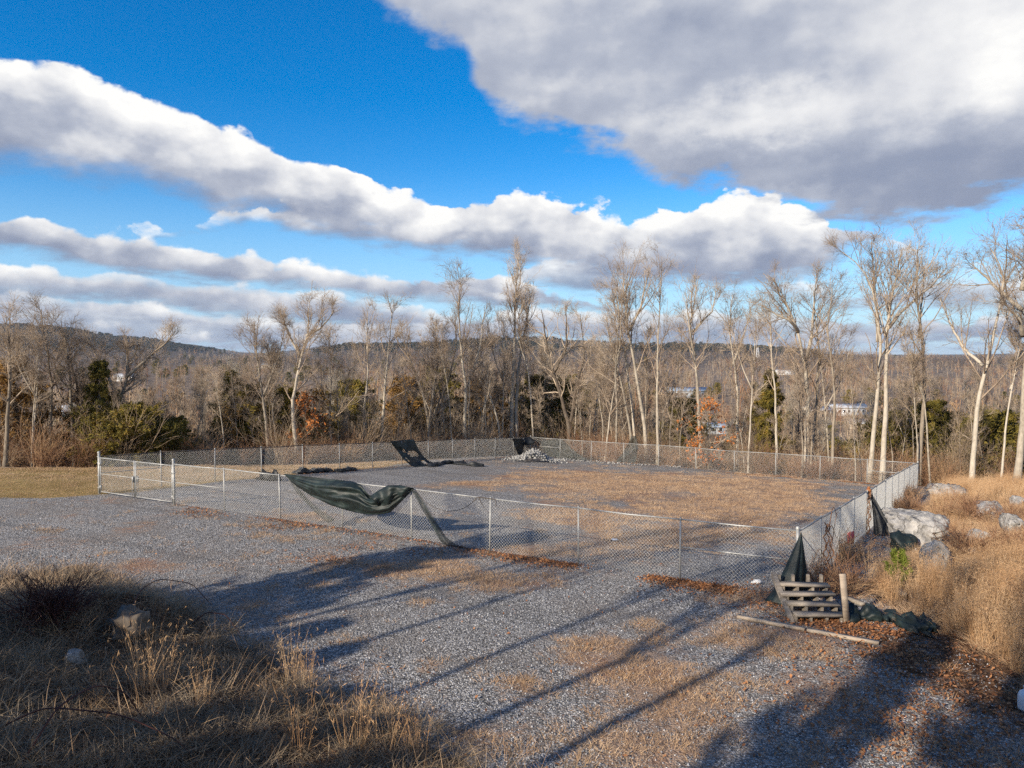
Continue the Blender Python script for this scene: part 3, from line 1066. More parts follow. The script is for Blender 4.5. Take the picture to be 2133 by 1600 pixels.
# ------------------------------------------------------------------ torn shade cloth
def on_line(px, py, A, B, off=0.0):
    """Where the sight line of a photo point meets the upright plane through A-B (off metres towards the camera)."""
    A = np.array(A, float)[:2]; B = np.array(B, float)[:2]
    t = (B - A) / np.linalg.norm(B - A)
    n = np.array([-t[1], t[0]])
    if np.dot(n, -A) < 0: n = -n
    d = ray(px, py)
    s = np.dot(n, A + n * off) / np.dot(n, d[:2])
    return np.array([s * d[0], s * d[1], CAM_Z + s * d[2]]), np.array([n[0], n[1], 0.0])


def resample(pts, n):
    pts = np.array(pts, float)
    L = np.concatenate([[0], np.cumsum(np.linalg.norm(np.diff(pts, axis=0), axis=1))])
    s = np.linspace(0, L[-1], n)
    return np.stack([np.interp(s, L, pts[:, k]) for k in range(pts.shape[1])], axis=1)


def sheet_obj(name, grid, mat, thick=0.006, drop=None):
    nu, nv, _ = grid.shape
    i = np.arange(nu - 1)[:, None] * nv + np.arange(nv - 1)[None, :]
    Q = np.stack([i, i + nv, i + nv + 1, i + 1], axis=-1).reshape(-1, 4)
    if drop is not None:
        Q = Q[~drop.reshape(-1)]
    c = grid.reshape(-1, 3).mean(axis=0)
    me = make_mesh(name, grid.reshape(-1, 3) - c, [Q], True)
    o = link(name, me, mat, None, c)
    sd = o.modifiers.new('thickness', 'SOLIDIFY')
    sd.thickness = thick
    sd.offset = 0
    return o


# the big one slung over the front rail
def big_cloth():
    T = [(592, 987), (625, 991), (660, 995), (700, 999), (735, 1003), (752, 1010), (764, 1027), (772, 1033), (786, 1024), (806, 1012), (830, 1012), (861, 1018)]
    Bt = [(592, 988), (616, 1012), (650, 1034), (690, 1053), (730, 1065), (765, 1072), (790, 1072), (812, 1068), (824, 1057), (838, 1043), (850, 1031), (861, 1020)]
    nu, nv = 70, 26
    T = resample(T, nu); Bt = resample(Bt, nu)
    G = np.zeros((nu, nv, 3))
    for i in range(nu):
        u = i / (nu - 1)
        for j in range(nv):
            v = j / (nv - 1)
            # folds follow the swag
            vv = v + 0.05 * math.sin(u * 9) * math.sin(math.pi * v)
            px, py = T[i] * (1 - vv) + Bt[i] * vv
            env = math.sin(math.pi * min(max(u, 0.0), 1.0)) ** 0.8
            off = 0.03 + env * (0.06 + 0.30 * math.sin(math.pi * (0.15 + 0.8 * v)))
            off += 0.045 * env * math.sin(v * 15 + 3 * math.sin(u * 4.2) + u * 3)
            off += 0.02 * env * math.sin(v * 31 + u * 11)
            off += 0.06 * env * float(fbm(u * 6 + v * 2, v * 4, 5, 4))
            # the deep crease where the upper edge folds in
            off -= 0.16 * math.exp(-((u - 0.60) / 0.10) ** 2 - ((v - 0.28 - (0.62 - u) * 0.9) / 0.13) ** 2)
            G[i, j], nrm = on_line(px, py, FR0, NEAR_END, off)
    o = sheet_obj('shade_cloth', G, M['cloth'])
    tag(o, 'large dark green cloth slung in a swag over the front fence rail', 'cloth', 'torn shade cloth on the fences')
    # a second fold lying on it at its right hand end
    T = [(770, 1034), (788, 1022), (808, 1011), (835, 1011), (862, 1017)]
    Bt = [(792, 1060), (806, 1058), (822, 1050), (842, 1035), (862, 1020)]
    nu, nv = 30, 14
    T = resample(T, nu); Bt = resample(Bt, nu)
    G = np.zeros((nu, nv, 3))
    for i in range(nu):
        u = i / (nu - 1)
        for j in range(nv):
            v = j / (nv - 1)
            px, py = T[i] * (1 - v) + Bt[i] * v
            off = 0.05 + 0.33 * math.sin(math.pi * (0.25 + 0.7 * v)) * (1 - u) ** 0.7 + 0.03 * math.sin(u * 16 + v * 4) + 0.02 * float(fbm(u * 8, v * 6, 3, 2))
            G[i, j], _ = on_line(px, py, FR0, NEAR_END, off + 0.03)
    f = sheet_obj('folded_end', G, M['cloth'])
    f.location = Vector(f.location) - Vector(o.location)
    f.parent = o


big_cloth()


def strip_cloth(label, L_pts, R_pts, A, B, off, mat, nv=24, wob=0.03, nu=6, name='cloth_strip', hole=None, seed=0, group='torn shade cloth on the fences'):
    """A strip between two photo outlines, hanging in the plane of a fence."""
    a = resample(L_pts, nv); b = resample(R_pts, nv)
    G = np.zeros((nu, nv, 3))
    for i in range(nu):
        u = i / (nu - 1)
        for j in range(nv):
            v = j / (nv - 1)
            px, py = a[j] * (1 - u) + b[j] * u
            o = off(v) if callable(off) else off
            o += wob * math.sin(u * 5 + v * 9 + seed) + wob * float(fbm(u * 4 + seed, v * 7, 7 + seed, 2))
            p, _ = on_line(px, py, A, B, o)
            g = gz(p) + 0.015 + 0.01 * (i % 2)
            if p[2] < g: p[2] = g
            G[i, j] = p
    drop = None
    if hole is not None:
        uu = (np.arange(nu - 1) + .5) / (nu - 1); vv = (np.arange(nv - 1) + .5) / (nv - 1)
        drop = np.zeros((nu - 1, nv - 1), bool)
        for (hu, hv, ru, rv) in hole:
            drop |= (((uu[:, None] - hu) / ru) ** 2 + ((vv[None, :] - hv) / rv) ** 2) < 1
    o = sheet_obj(name, G, mat, drop=drop)
    tag(o, label, 'cloth', group)
    return o


strip_cloth('sheer cloth strip trailing from front rail to ground, right of the big swag', [(858, 1022), (880, 1062), (902, 1100), (918, 1128), (940, 1146), (962, 1149)],
            [(868, 1024), (890, 1058), (914, 1096), (930, 1120), (952, 1136), (985, 1144)], FR0, NEAR_END, 0.06, M['cloth_sheer'], wob=.02)
strip_cloth('sheer cloth strip hanging slantwise below the left end of the big swag', [(596, 992), (622, 1032), (655, 1066), (684, 1090)],
            [(604, 994), (640, 1038), (672, 1066), (698, 1082)], FR0, NEAR_END, -0.05, M['cloth_sheer'], wob=.02)
strip_cloth('ragged dark cloth with a hole, hanging off the back left fence onto the gravel', [(812, 919), (828, 940), (842, 958), (856, 970), (876, 977)],
            [(862, 915), (872, 936), (884, 953), (902, 967), (918, 974)], GATE_B, FAR_CORNER, lambda v: 0.05 + 0.9 * v ** 2, M['cloth'], nv=30, nu=18, wob=.05,
            hole=[(.6, .40, .22, .10), (.3, .30, .06, .05), (.75, .7, .1, .08), (.15, .55, .05, .06)], seed=2)
strip_cloth('black cloth hanging in a narrow tongue from the far corner of the compound', [(1068, 913), (1071, 928), (1078, 944), (1084, 953)],
            [(1089, 913), (1092, 925), (1090, 940), (1093, 950)], GATE_B, FAR_CORNER, 0.08, M['cloth_black'], wob=.05, seed=3)
strip_cloth('green sheer cloth spread in a wedge on the back fence beside the rubble pile', [(1126, 919), (1130, 935), (1140, 950), (1160, 957)],
            [(1169, 914), (1186, 930), (1204, 945), (1226, 959)], RIGHT_CORNER, FAR_CORNER, -0.06, M['cloth_sheer'], wob=.03, seed=4, nu=12)
strip_cloth('dark cloth wedge caught on trunks behind the middle of the back fence', [(1316, 908), (1308, 925), (1296, 945), (1281, 963)],
            [(1326, 908), (1329, 928), (1327, 945), (1324, 963)], RIGHT_CORNER, FAR_CORNER, -0.7, M['cloth_sheer'], wob=.05, seed=6, nu=10)


def norm3(v):
    return v / np.linalg.norm(v)


def blob(name, c, size, seed, mat, amp=0.25, sub=3, freq=2.0, flat=0.35, rz=0.0, ridged=False, cuts=0):
    """A lump with folds or facets, sitting on its base."""
    import bmesh
    bm = bmesh.new()
    bmesh.ops.create_icosphere(bm, subdivisions=sub, radius=1.0)
    V = np.array([v.co[:] for v in bm.verts])
    F = np.array([[v.index for v in f.verts] for f in bm.faces])
    bm.free()
    q = V * freq + seed * 3.7
    n = fbm(q[:, 0] + q[:, 2] * .7, q[:, 1] - q[:, 2] * .9, seed, 4)
    if ridged:
        n = 0.6 - np.abs(n) * 1.3 + 0.35 * np.sign(fbm(q[:, 0] * .8, q[:, 2] * 1.6 + q[:, 1] * .4, seed + 5, 2))
    V = V * (1 + amp * n)[:, None]
    rr = np.random.default_rng(seed * 7 + 1)
    for _ in range(cuts):            # broken faces
        d = norm3(rr.normal(size=3) + np.array([0, -.2, .35])); k = rr.uniform(.52, .86)
        e = V @ d - k
        V = V - np.outer(np.maximum(e, 0) * .93, d)
    if cuts:                          # weathered relief over the broken faces
        q = V * 4.2 + seed
        V = V * (1 + .05 * fbm(q[:, 0] + q[:, 2], q[:, 1] - q[:, 2] * 1.3, seed + 3, 4, .6) - .06 * (np.abs(fbm(q[:, 0] * .6 - q[:, 2], q[:, 1] * .6 + q[:, 2], seed + 9, 2)) < .12))[:, None]
    V[:, 2] = np.where(V[:, 2] < -flat, -flat + (V[:, 2] + flat) * .15, V[:, 2])
    V = V * np.array(size) / 2
    ca, sa = math.cos(rz), math.sin(rz)
    V = np.column_stack([V[:, 0] * ca - V[:, 1] * sa, V[:, 0] * sa + V[:, 1] * ca, V[:, 2]])
    me = make_mesh(name, V, [F], not ridged)
    return link(name, me, mat, None, c)


def cloth_roll(label, pts, w, h, seed, mat, name='cloth_heap', group='torn shade cloth lying on the ground'):
    """Crumpled cloth lying in a ridge along ground points."""
    P = resample(pts, 34)
    ns = 16
    G = np.zeros((34, ns, 3))
    for i in range(34):
        p = P[i]
        t = P[min(i + 1, 33)] - P[max(i - 1, 0)]
        t = t / (np.linalg.norm(t[:2]) + 1e-6)
        s = np.array([-t[1], t[0], 0])
        k = 0.55 + 0.45 * float(vnoise(i * .37, seed, seed)) + 0.25
        k *= min(1, (i + 1) / 4, (34 - i) / 4) ** .5
        for j in range(ns):
            a = math.pi * j / (ns - 1)
            r = 1 + 0.45 * float(fbm(i * .33, j * .6, seed, 3))
            q = p + s * math.cos(a) * w / 2 * k * r
            q[2] = gz(q) + 0.012 + abs(math.sin(a)) ** .8 * h * k * r
            G[i, j] = q
    o = sheet_obj(name, G, mat)
    tag(o, label, 'cloth', group)
    return o


def gp(pts): return [ground_at(*p) for p in pts]


cloth_roll('dark cloth tail lying on pale gravel right of the ragged cloth', gp([(895, 973), (920, 967), (945, 966), (965, 969), (985, 971), (1008, 972)]), .5, .16, 4, M['cloth_black'])
cloth_roll('low dark cloth heap at the left fence foot, behind the swag', gp([(614, 988), (640, 985), (662, 984), (692, 982)]), .5, .17, 6, M['cloth_black'])
cloth_roll('small grey brown cloth heap at the foot of the left fence, farther back', gp([(700, 984), (722, 981), (742, 979)]), .4, .13, 9, M['cloth_black'])
cloth_roll('rounded dark cloth hump on the lawn edge left of the swag', gp([(545, 1001), (560, 1000), (578, 999)]), .7, .30, 12, M['cloth_black'])
cloth_roll('green black cloth lying in the leaves right of the wooden steps', gp([(1742, 1277), (1775, 1288), (1812, 1290), (1850, 1291), (1885, 1299), (1915, 1305)]), .42, .16, 15, M['cloth'])
cloth_roll('flattened dark cloth end at the edge of the tall grass, right of the steps', gp([(1885, 1316), (1912, 1312), (1942, 1312)]), .5, .14, 18, M['cloth'])
o = blob('cloth_bundle', on_line(1097, 922, GATE_B, FAR_CORNER, .1)[0], (.8, .5, .62), 3, M['cloth_black'], .3)
tag(o, 'black cloth bundled on the rail at the far corner of the compound', 'cloth', 'torn shade cloth on the fences')
p = ground_at(1885, 1148)
o = blob('cloth_bundle', p + np.array([0, 0.1, .16]), (.62, .5, .55), 8, M['cloth'], .35)
tag(o, 'dark cloth bundle lying against the big pale rock', 'cloth')


def corner_cloth():
    top = np.array([front_pts[0][0] + .03, front_pts[0][1] - .06, front_pts[0][2] + POST_H - .01])
    foot = gp([(1592, 1252), (1612, 1260), (1634, 1262)])
    foot = [np.array(q) for q in foot] + [at_depth_ground(1650, 13.02), at_depth_ground(1668, 13.08), at_depth_ground(1694, 13.22)]
    foot = resample(foot, 22)
    nv = 26
    G = np.zeros((22, nv, 3))
    for i in range(22):
        for j in range(nv):
            v = j / (nv - 1)
            q = top * (1 - v) + foot[i] * v
            bul = math.sin(math.pi * v) * .10
            q = q + np.array([0.4, -.9, 0]) * (bul * math.sin(i / 21 * math.pi) * .6 + 0.05 * v * math.sin(i * .95))
            if i == 0 or i == 21:
                q[0] += (-.0 if i else .10) * math.sin(math.pi * v)
            q[2] = max(q[2], gz(q) + .012)
            G[i, j] = q
    o = sheet_obj('shade_cloth', G, M['cloth'])
    tag(o, 'dark green cloth hanging as a tall triangle from the near corner post behind the steps', 'cloth', 'torn shade cloth on the fences')


corner_cloth()


def side_cloth():
    i = 4
    top = right_pts[4] * .9 + right_pts[5] * .1 + np.array([.05, -.03, POST_H])
    a = at_depth(1819, 1130, top[1] - .4); b = at_depth(1838, 1128, top[1] - .6); c = at_depth(1860, 1117, top[1] - .5)
    foot = resample([a, b, c], 14)
    nv = 22
    G = np.zeros((14, nv, 3))
    for k in range(14):
        for j in range(nv):
            v = j / (nv - 1)
            q = top * (1 - v) + foot[k] * v
            q = q + np.array([.5, -.8, 0]) * (0.06 * v * math.sin(k * 1.1) + .05 * math.sin(math.pi * v))
            q[2] = max(q[2], gz(q) + .012)
            G[k, j] = q
    o = sheet_obj('shade_cloth', G, M['cloth_black'])
    tag(o, 'black cloth hanging as a slim triangle outside the right fence', 'cloth', 'torn shade cloth on the fences')


side_cloth()

# small things on the fences
m = MB()
for z0, z1, r in ((.98, 1.02, .05), (1.02, 1.12, .075), (1.12, 1.2, .06), (1.2, 1.28, .07), (1.28, 1.34, .04)):
    b = right_pts[4] * .93 + right_pts[5] * .07
    m.tube([b + np.array([.03, -.02, z0]), b + np.array([.03 + random.uniform(-.02, .02), -.02, z1])], r, 7)
o = m.build('twine_wrap', M['twine'])
tag(o, 'rust orange wrapping round the rail of the right fence above the black cloth', 'twine')


def tube_thing(name, label, cat, pts, r, mat, group=None, sides=6, taper=0.6, parent=None):
    P = resample(pts, max(10, len(pts) * 4))
    m = MB()
    c = P[0].copy()
    m.tube(P - c, np.linspace(r, r * taper, len(P)), sides)
    o = m.build(name, mat, parent, True, c)
    if label: tag(o, label, cat, group)
    return o


def fpts(pts, A=FR0, B=None, off=.03):
    return [on_line(x, y, A, NEAR_END if B is None else B, off)[0] for x, y in pts]


tube_thing('loose_wire', 'thin dark wire sagging in a loop below the front rail right of the swag', 'wire',
           fpts([(1033, 1054), (1033, 1040), (1010, 1037), (994, 1035), (985, 1046), (970, 1057), (950, 1064), (930, 1065), (905, 1058), (884, 1044), (866, 1024)]), .009, M['rust'])
tube_thing('loose_wire', 'short dark tail of wire dangling left of the fourth front post', 'wire', fpts([(997, 1036), (1002, 1046), (1008, 1058)]), .008, M['rust'])

sg = [on_line(x, y, FR0, RIGHT_CORNER, 0.02)[0] for x, y in ((1766, 1110), (1779, 1106), (1779, 1132), (1766, 1136))]
m = MB()
nn = np.cross(sg[1] - sg[0], sg[3] - sg[0]); nn /= np.linalg.norm(nn)
m.add(np.array(sg + [q + nn * .006 for q in sg]), [[0, 1, 2, 3], [7, 6, 5, 4], [0, 4, 5, 1], [1, 5, 6, 2], [2, 6, 7, 3], [3, 7, 4, 0]])
o = m.build('sign_plate', M['sign_red'])
tag(o, 'small faded red plate wired to the right fence', 'sign')


def vine(label, base, top, seed, mat, loops=3):
    r = np.random.default_rng(seed)
    root = empty('dead_vine', base)
    tag(root, label, 'vine', 'dead vines on the right fence')
    base = np.array(base); top = np.array(top) - base
    m = MB()
    for s in range(3):
        P = resample([(0, 0, 0), top * .5 + r.normal(0, .04, 3), top + r.normal(0, .03, 3)], 16)
        ph = r.uniform(0, 6)
        for k in range(16):
            P[k] += np.array([math.cos(k * 1.4 + ph), math.sin(k * 1.4 + ph), 0]) * .04
        m.tube(P, .012, 5)
    m.build('stem', mat, root, True)
    t = np.array(RIGHT_CORNER - FR0); t = t / np.linalg.norm(t)
    for s in range(loops):
        z = r.uniform(.3, .95)
        L = r.uniform(.8, 1.9) * r.choice([1, 1, -1]); dz = r.uniform(-.5, .45)
        P = []
        for k in range(14):
            v = k / 13
            P.append(np.array([t[0] * L * v, t[1] * L * v, z + dz * v + .28 * math.sin(v * 4.5 + s)]) + np.array([.03, -.02, 0]))
        mm = MB(); mm.tube(P, np.linspace(.010, .004, 14), 4)
        mm.build('runner', mat, root, True)
    return root


b = right_pts[1] + np.array([.10, -.04, 0]); vine('brown dead vine climbing the right fence at its first post past the corner', b, b + np.array([0, 0, 1.1]), 3, M['twig_red'], 6)
b = right_pts[4] + np.array([.06, -.03, 0]); vine('brown dead vine climbing the right fence beside the black cloth', b, b + np.array([0, 0, 1.15]), 5, M['twig_red'], 3)

# ------------------------------------------------------------------ the wooden steps
def steps():
    x0, y0 = 5.045, 12.06
    root = empty('wooden_steps', (x0, y0, gz((x0, y0))), math.radians(-2.5))
    tag(root, 'weathered grey wooden steps standing in front of the near fence corner', 'steps')
    W = .84
    rise, run = .098, .222

    # cut stringers : sawtooth boards
    def stringer(x, w=.038, extra=0.0, plain=False):
        n = 4
        pro = []
        if plain:
            pro = [(-.02, 0), (1.12, .56), (1.12, .44), (.12, -.02)]
            pro = [(-.05, .0), (.07, .0), (1.06, .43), (1.00, .54)]
        else:
            pro.append((0.0, 0.0))
            for k in range(n):
                pro.append((k * run, k * rise + .09))
                pro.append(((k + 1) * run, k * rise + .09))
            pro.append((n * run, (n) * rise + .13))
            pro.append((n * run + .07, (n) * rise + .13))
            pro.append((n * run + .09, (n - 1) * rise - .0))
            pro.append((0.20, 0.0))
        k = len(pro)
        V = np.array([(x - w / 2, a, b) for a, b in pro] + [(x + w / 2, a, b) for a, b in pro])
        import bmesh
        bm = bmesh.new()
        vs = [bm.verts.new(v) for v in V]
        f1 = bm.faces.new(vs[:k]); f2 = bm.faces.new(vs[k:][::-1])
        for i in range(k):
            bm.faces.new([vs[i], vs[k + i], vs[k + (i + 1) % k], vs[(i + 1) % k]])
        bmesh.ops.triangulate(bm, faces=[f1, f2])
        bmesh.ops.recalc_face_normals(bm, faces=bm.faces)
        me = bpy.data.meshes.new('stringer')
        bm.to_mesh(me); bm.free()
        return me
    for x in (-W / 2 + .05, -.13, .13, W / 2 - .06):
        link('stringer', stringer(x), M['wood'], root)
    link('side_board', stringer(-W / 2 - .02, .075, plain=True), M['wood'], root)
    for k in range(4):
        m = MB()
        m.box((0.01 + random.uniform(-.035, .035), k * run + .085 + random.uniform(-.01, .01), k * rise + .09 + .021), (W + random.uniform(-.02, .07), .20, .036))
        o = m.build('tread', M['wood'], root)
        o.rotation_euler = (random.uniform(-.01, .01), random.uniform(-.022, .022), random.uniform(-.03, .03))
    m = MB()
    m.beam((W / 2 + .0, -.06, -.02), (W / 2 - .05, .03, .80), .095, .04, up=(0, -1, 0))
    m.build('upright_post', M['wood_pale'], root)


steps()


def plank(label, a, b, w, t, mat, group=None, lift=0.0):
    a = np.array(a); b = np.array(b)
    m = MB()
    c = (a + b) / 2
    m.beam(a - c + np.array([0, 0, t / 2 + .004]), b - c + np.array([0, 0, t / 2 + .004 + lift]), w, t)
    o = m.build('plank', mat, None, False, c)
    tag(o, label, 'plank', group)
    return o


a, b, c2 = gp([(1537, 1287), (1679, 1315), (1831, 1343)])
dv = (b - a) / np.linalg.norm(b - a)
plank('pale plank on the gravel in front of the steps, its left piece', a, b - dv * .02, .10, .045, M['wood_pale'])
plank('pale plank on the gravel in front of the steps, its right piece', b + dv * .02, c2, .10, .045, M['wood_pale'])
a, b = gp([(1760, 1246), (1798, 1262)])
plank('short grey board lying in the grass right of the steps', a, b, .12, .05, M['wood'])
a, b = gp([(1868, 1228), (1880, 1250)])
plank('short pale wood offcut in the tall dry grass', a, b, .13, .07, M['wood_pale'], lift=.06)

# litter near the near corner of the compound
for k, (px, py, lab) in enumerate(((1578, 1216, 'crumpled white scrap on the gravel inside the near corner'), (1282, 1127, 'small white scrap on the dead grass inside the front fence'))):
    s = (.22, .1, .1) if k == 0 else (.16, .1, .07)
    o = blob('paper_scrap', ground_at(px, py) + np.array([0, 0, .03]), s, 20 + k, M['plastic_white'], .5, 2)
    tag(o, lab, 'litter')
p = ground_at(2136, 1478)


def jug(p):
    root = empty('plastic_jug', p, .6)
    tag(root, 'white plastic jug standing in the grass at the right edge', 'jug')
    prof = [(0.0, .0), (.078, .0), (.085, .02), (.085, .17), (.07, .215), (.03, .245), (.022, .25), (.022, .275)]
    P = np.array([[(0, 0, z) for r, z in prof]], float)
    R = np.array([[max(r, .001) for r, z in prof]])
    V, F = tubes(P, R, 14)
    # tubes() needs moving centres : build by hand where the radius jumps on one level
    m = MB(); m.add(V, F)
    m.build('body', M['plastic_white'], root, True)
    m = MB(); m.tube([(0, 0, .27), (0, 0, .295)], .027, 12); m.build('cap', M['plastic_white'], root)
    m = MB(); m.tube([(.025, 0, .245), (.075, 0, .235), (.10, 0, .18), (.083, 0, .13)], .012, 8); m.build('handle', M['plastic_white'], root, True)


jug(p)

# ------------------------------------------------------------------ rocks
ROCKS = [(1938, 1142, 165, .78, 1.5, 'largest pale limestone outcrop beside the right fence', 1), (1966, 1194, 84, .62, .8, 'smooth white boulder in the grass below the largest outcrop', 2),
         (1992, 1040, 75, .45, 1.0, 'slanting pale ledge of rock at the top of the slope', 3), (2060, 1064, 46, .30, .7, 'small pale rock right of the slanting ledge', 4),
         (2088, 1088, 62, .50, 1.0, 'upright pale rock half hidden by brush on the right', 5), (2128, 1056, 40, .3, .7, 'pale rock at the right edge near the top of the slope', 6),
         (2052, 1128, 50, .25, .8, 'low grey rock right of the largest outcrop', 7), (2120, 1108, 50, .4, .8, 'grey rock at the right edge beside dark brush', 8),
         (1905, 1150, 24, .12, .4, 'little pale stone beside the dark cloth bundle', 9), (2030, 1158, 30, .16, .5, 'little pale stone in grass below the low grey rock', 10),
         (140, 1392, 44, .2, .4, 'whitish stone half buried in the grass bank at the left', 11), (1945, 1018, 30, .2, .5, 'pale stone at the foot of brush near the far right fence corner', 12)]
for px, py, w, h, dep, lab, sd in ROCKS:
    g = ground_at(px, py)
    ww = w / 1550.0 * g[1]
    o = blob('rock', g + np.array([0, dep * .35, h * .30]), (ww * 1.05, dep, h * 2.1), sd, M['rock'], .3, 5 if w > 100 else 4, 2.1, .4, rz=random.uniform(-.3, .3), ridged=True, cuts=22)
    tag(o, lab, 'rock')


# ------------------------------------------------------------------ rubble pile and kerb of stones at the back fence
def stone_lumps(spots, name, mat, seed):
    import bmesh
    r = np.random.default_rng(seed)
    protos = []
    for k in range(4):
        bm = bmesh.new(); bmesh.ops.create_icosphere(bm, subdivisions=1, radius=.5)
        V = np.array([v.co[:] for v in bm.verts]); F = np.array([[v.index for v in f.verts] for f in bm.faces]); bm.free()
        V *= (1 + r.uniform(-.28, .28, (len(V), 1)))
        protos.append((V * np.array([1, .8, .65]), F))
    m = MB()
    for (p, s) in spots:
        V, F = protos[r.integers(4)]
        a, b = r.uniform(0, 6.28, 2)
        Rz = np.array([[math.cos(a), -math.sin(a), 0], [math.sin(a), math.cos(a), 0], [0, 0, 1]])
        Rx = np.array([[1, 0, 0], [0, math.cos(b), -math.sin(b)], [0, math.sin(b), math.cos(b)]])
        m.add(V @ Rx.T @ Rz.T * s + np.array(p), F)
    return m.build(name, mat)


spots = []
r = np.random.default_rng(4)
for k in range(620):
    px = r.normal(1112, 26) if k < 640 else r.uniform(1050, 1240)
    if not 1046 < px < 1250: continue
    top = 958 + (px - 1050) / 200 * 4
    g = ground_at(px, top + r.uniform(-2, 5))
    hh = 0.50 * math.exp(-((px - 1113) / 22) ** 2) + 0.22 * math.exp(-((px - 1100) / 48) ** 2)
    q = r.uniform(0, 1) ** .7
    spots.append((g + np.array([0, -.4 * q + .3, hh * (1 - abs(q - .4)) * r.uniform(.5, 1) + .04]), r.uniform(.06, .19)))
o = stone_lumps(spots, 'rubble_pile', M['stone_pale'], 3)
tag(o, 'pile of pale broken stone against the back fence', 'rubble', None, 'stuff')
spots = []
for k in range(190):
    px = r.uniform(1165, 1425)
    i = np.interp(px, [1165, 1234, 1303, 1375, 1453], [957, 962.5, 966, 970, 976])
    spots.append((ground_at(px, i + r.normal(0, 1.3)) + np.array([0, 0, .03]), r.uniform(.05, .13)))
o = stone_lumps(spots, 'stone_edging', M['stone_pale'], 6)
tag(o, 'line of pale stones along the foot of the back fence', 'stones', None, 'stuff')

# ------------------------------------------------------------------ bare trees
def norm(v):
    return v / (np.linalg.norm(v, axis=-1, keepdims=True) + 1e-9)


def shoots(rng, P, R, counts, t0, t1, ang, lenf, npts, up, wig, rr, rmin, taper=.3, lmin=.1, tpow=1.0):
    """Grow side shoots on a batch of branches P (B,N,3) with radii R (B,N)."""
    B, N, _ = P.shape
    idx = np.repeat(np.arange(B), counts)
    n = len(idx)
    t = t0 + (t1 - t0) * rng.random(n) ** tpow
    f = t * (N - 1)
    i = np.clip(np.floor(f).astype(int), 0, N - 2)
    w = (f - i)[:, None]
    pos = P[idx, i] * (1 - w) + P[idx, i + 1] * w
    prad = R[idx, i] * (1 - w[:, 0]) + R[idx, i + 1] * w[:, 0]
    tan = norm(P[idx, i + 1] - P[idx, i])
    plen = np.linalg.norm(np.diff(P, axis=1), axis=2).sum(1)
    v = norm(np.cross(tan, rng.normal(size=(n, 3))))
    a = rng.uniform(ang[0], ang[1], n)[:, None]
    d = tan * np.cos(a) + v * np.sin(a)
    L = np.maximum(plen[idx] * lenf * rng.uniform(.55, 1.25, n) * (1.2 - 0.9 * t), lmin)
    rad = np.maximum(np.minimum(prad * rr, prad), rmin)
    Q = np.zeros((n, npts, 3))
    Q[:, 0] = pos
    st = (L / (npts - 1))[:, None]
    for k in range(1, npts):
        d = norm(d + rng.normal(size=(n, 3)) * wig + np.array([0, 0, up]))
        Q[:, k] = Q[:, k - 1] + d * st
    RR = rad[:, None] * np.linspace(1, taper, npts)[None]
    return Q, np.maximum(RR, rmin * .6)


def bare_tree_meshes(name, stems, rng, limbs=15, l2=6, l3=5, l4=2, spread=.55, crown0=.36, up=.07, rmin=.0046, wig=.12, limb_len=.40, leaves=None, lod=1.0):
    """stems : list of (points, base radius). Returns trunk mesh and crown mesh (limbs and twigs)."""
    tm = MB(); V = []; F = []; n0 = 0
    lv = []
    tot = 0

    def put(P, R, s):
        nonlocal n0
        v, f = tubes(P, R, s)
        V.append(v); F.append(f + n0); n0 += len(v)
    full = max(np.array(s[0])[-1][2] for s in stems)
    for si, (pts, r0) in enumerate(stems):
        P = resample(pts, 16)
        k = np.linspace(0, 1, 16)
        P[1:, :2] += (np.cumsum(rng.normal(0, .022, (15, 2)), axis=0)) * min(1, full / 9)
        r0 = r0 * .74
        R = r0 * (1 - .9 * k ** 1.05) + .006
        if si == 0:
            R[0] *= 1.45; R[1] *= 1.08
        tm.tube(P, R, 9)
        L = np.linalg.norm(np.diff(P, axis=0), axis=1).sum()
        Pb = P[None]; Rb = R[None]
        c0 = crown0 if si == 0 else .12
        if si == 0: L0 = L
        nl = max(5, int(limbs * min(1, L / L0 * 1.1)))
        A, RA = shoots(rng, Pb, Rb, np.array([nl]), c0, .99, (spread * .6, spread * 1.4), limb_len * (1 if si == 0 else max(1.0, .6 * L0 / L)), 9, up, wig * .75, .5, .014, tpow=.8)
        put(A, RA, 5)
        Bq, RB = shoots(rng, A, RA, np.full(len(A), int(l2 * lod + .5)), .15, .95, (.4, .95), .55, 7, up * .8, wig, .52, .0072)
        put(Bq, RB, 4)
        top = P[-5:][None]; rt = R[-5:][None]
        B2, R2 = shoots(rng, top, rt, np.array([4]), .0, .8, (.2, .6), .85, 7, up, wig, .7, .008)
        put(B2, R2, 4)
        Ball = np.concatenate([Bq, B2]); Rall = np.concatenate([RB, R2])
        Cq, RC = shoots(rng, Ball, Rall, np.full(len(Ball), int(l3 * lod + .5)), .12, .95, (.35, .9), .58, 5, up * .7, wig * 1.1, .6, rmin, lmin=.45)
        put(Cq, RC, 3)
        if l4:
            Dq, RD = shoots(rng, Cq, RC, np.full(len(Cq), max(1, int(l4 * lod + .5))), .1, .95, (.3, .9), .62, 3, up * .5, wig * 1.3, .7, rmin * .8, lmin=.3, taper=.6)
            put(Dq, RD, 3)
        if leaves:
            lv.append(Cq[:, -1]); lv.append(Cq[:, 2]); lv.append(Cq[:, 1])
    trunk = tm.mesh(name + '_trunk', True)
    crown = make_mesh(name + '_crown', np.concatenate(V), F, True)
    return trunk, crown, (np.concatenate(lv) if lv else None)


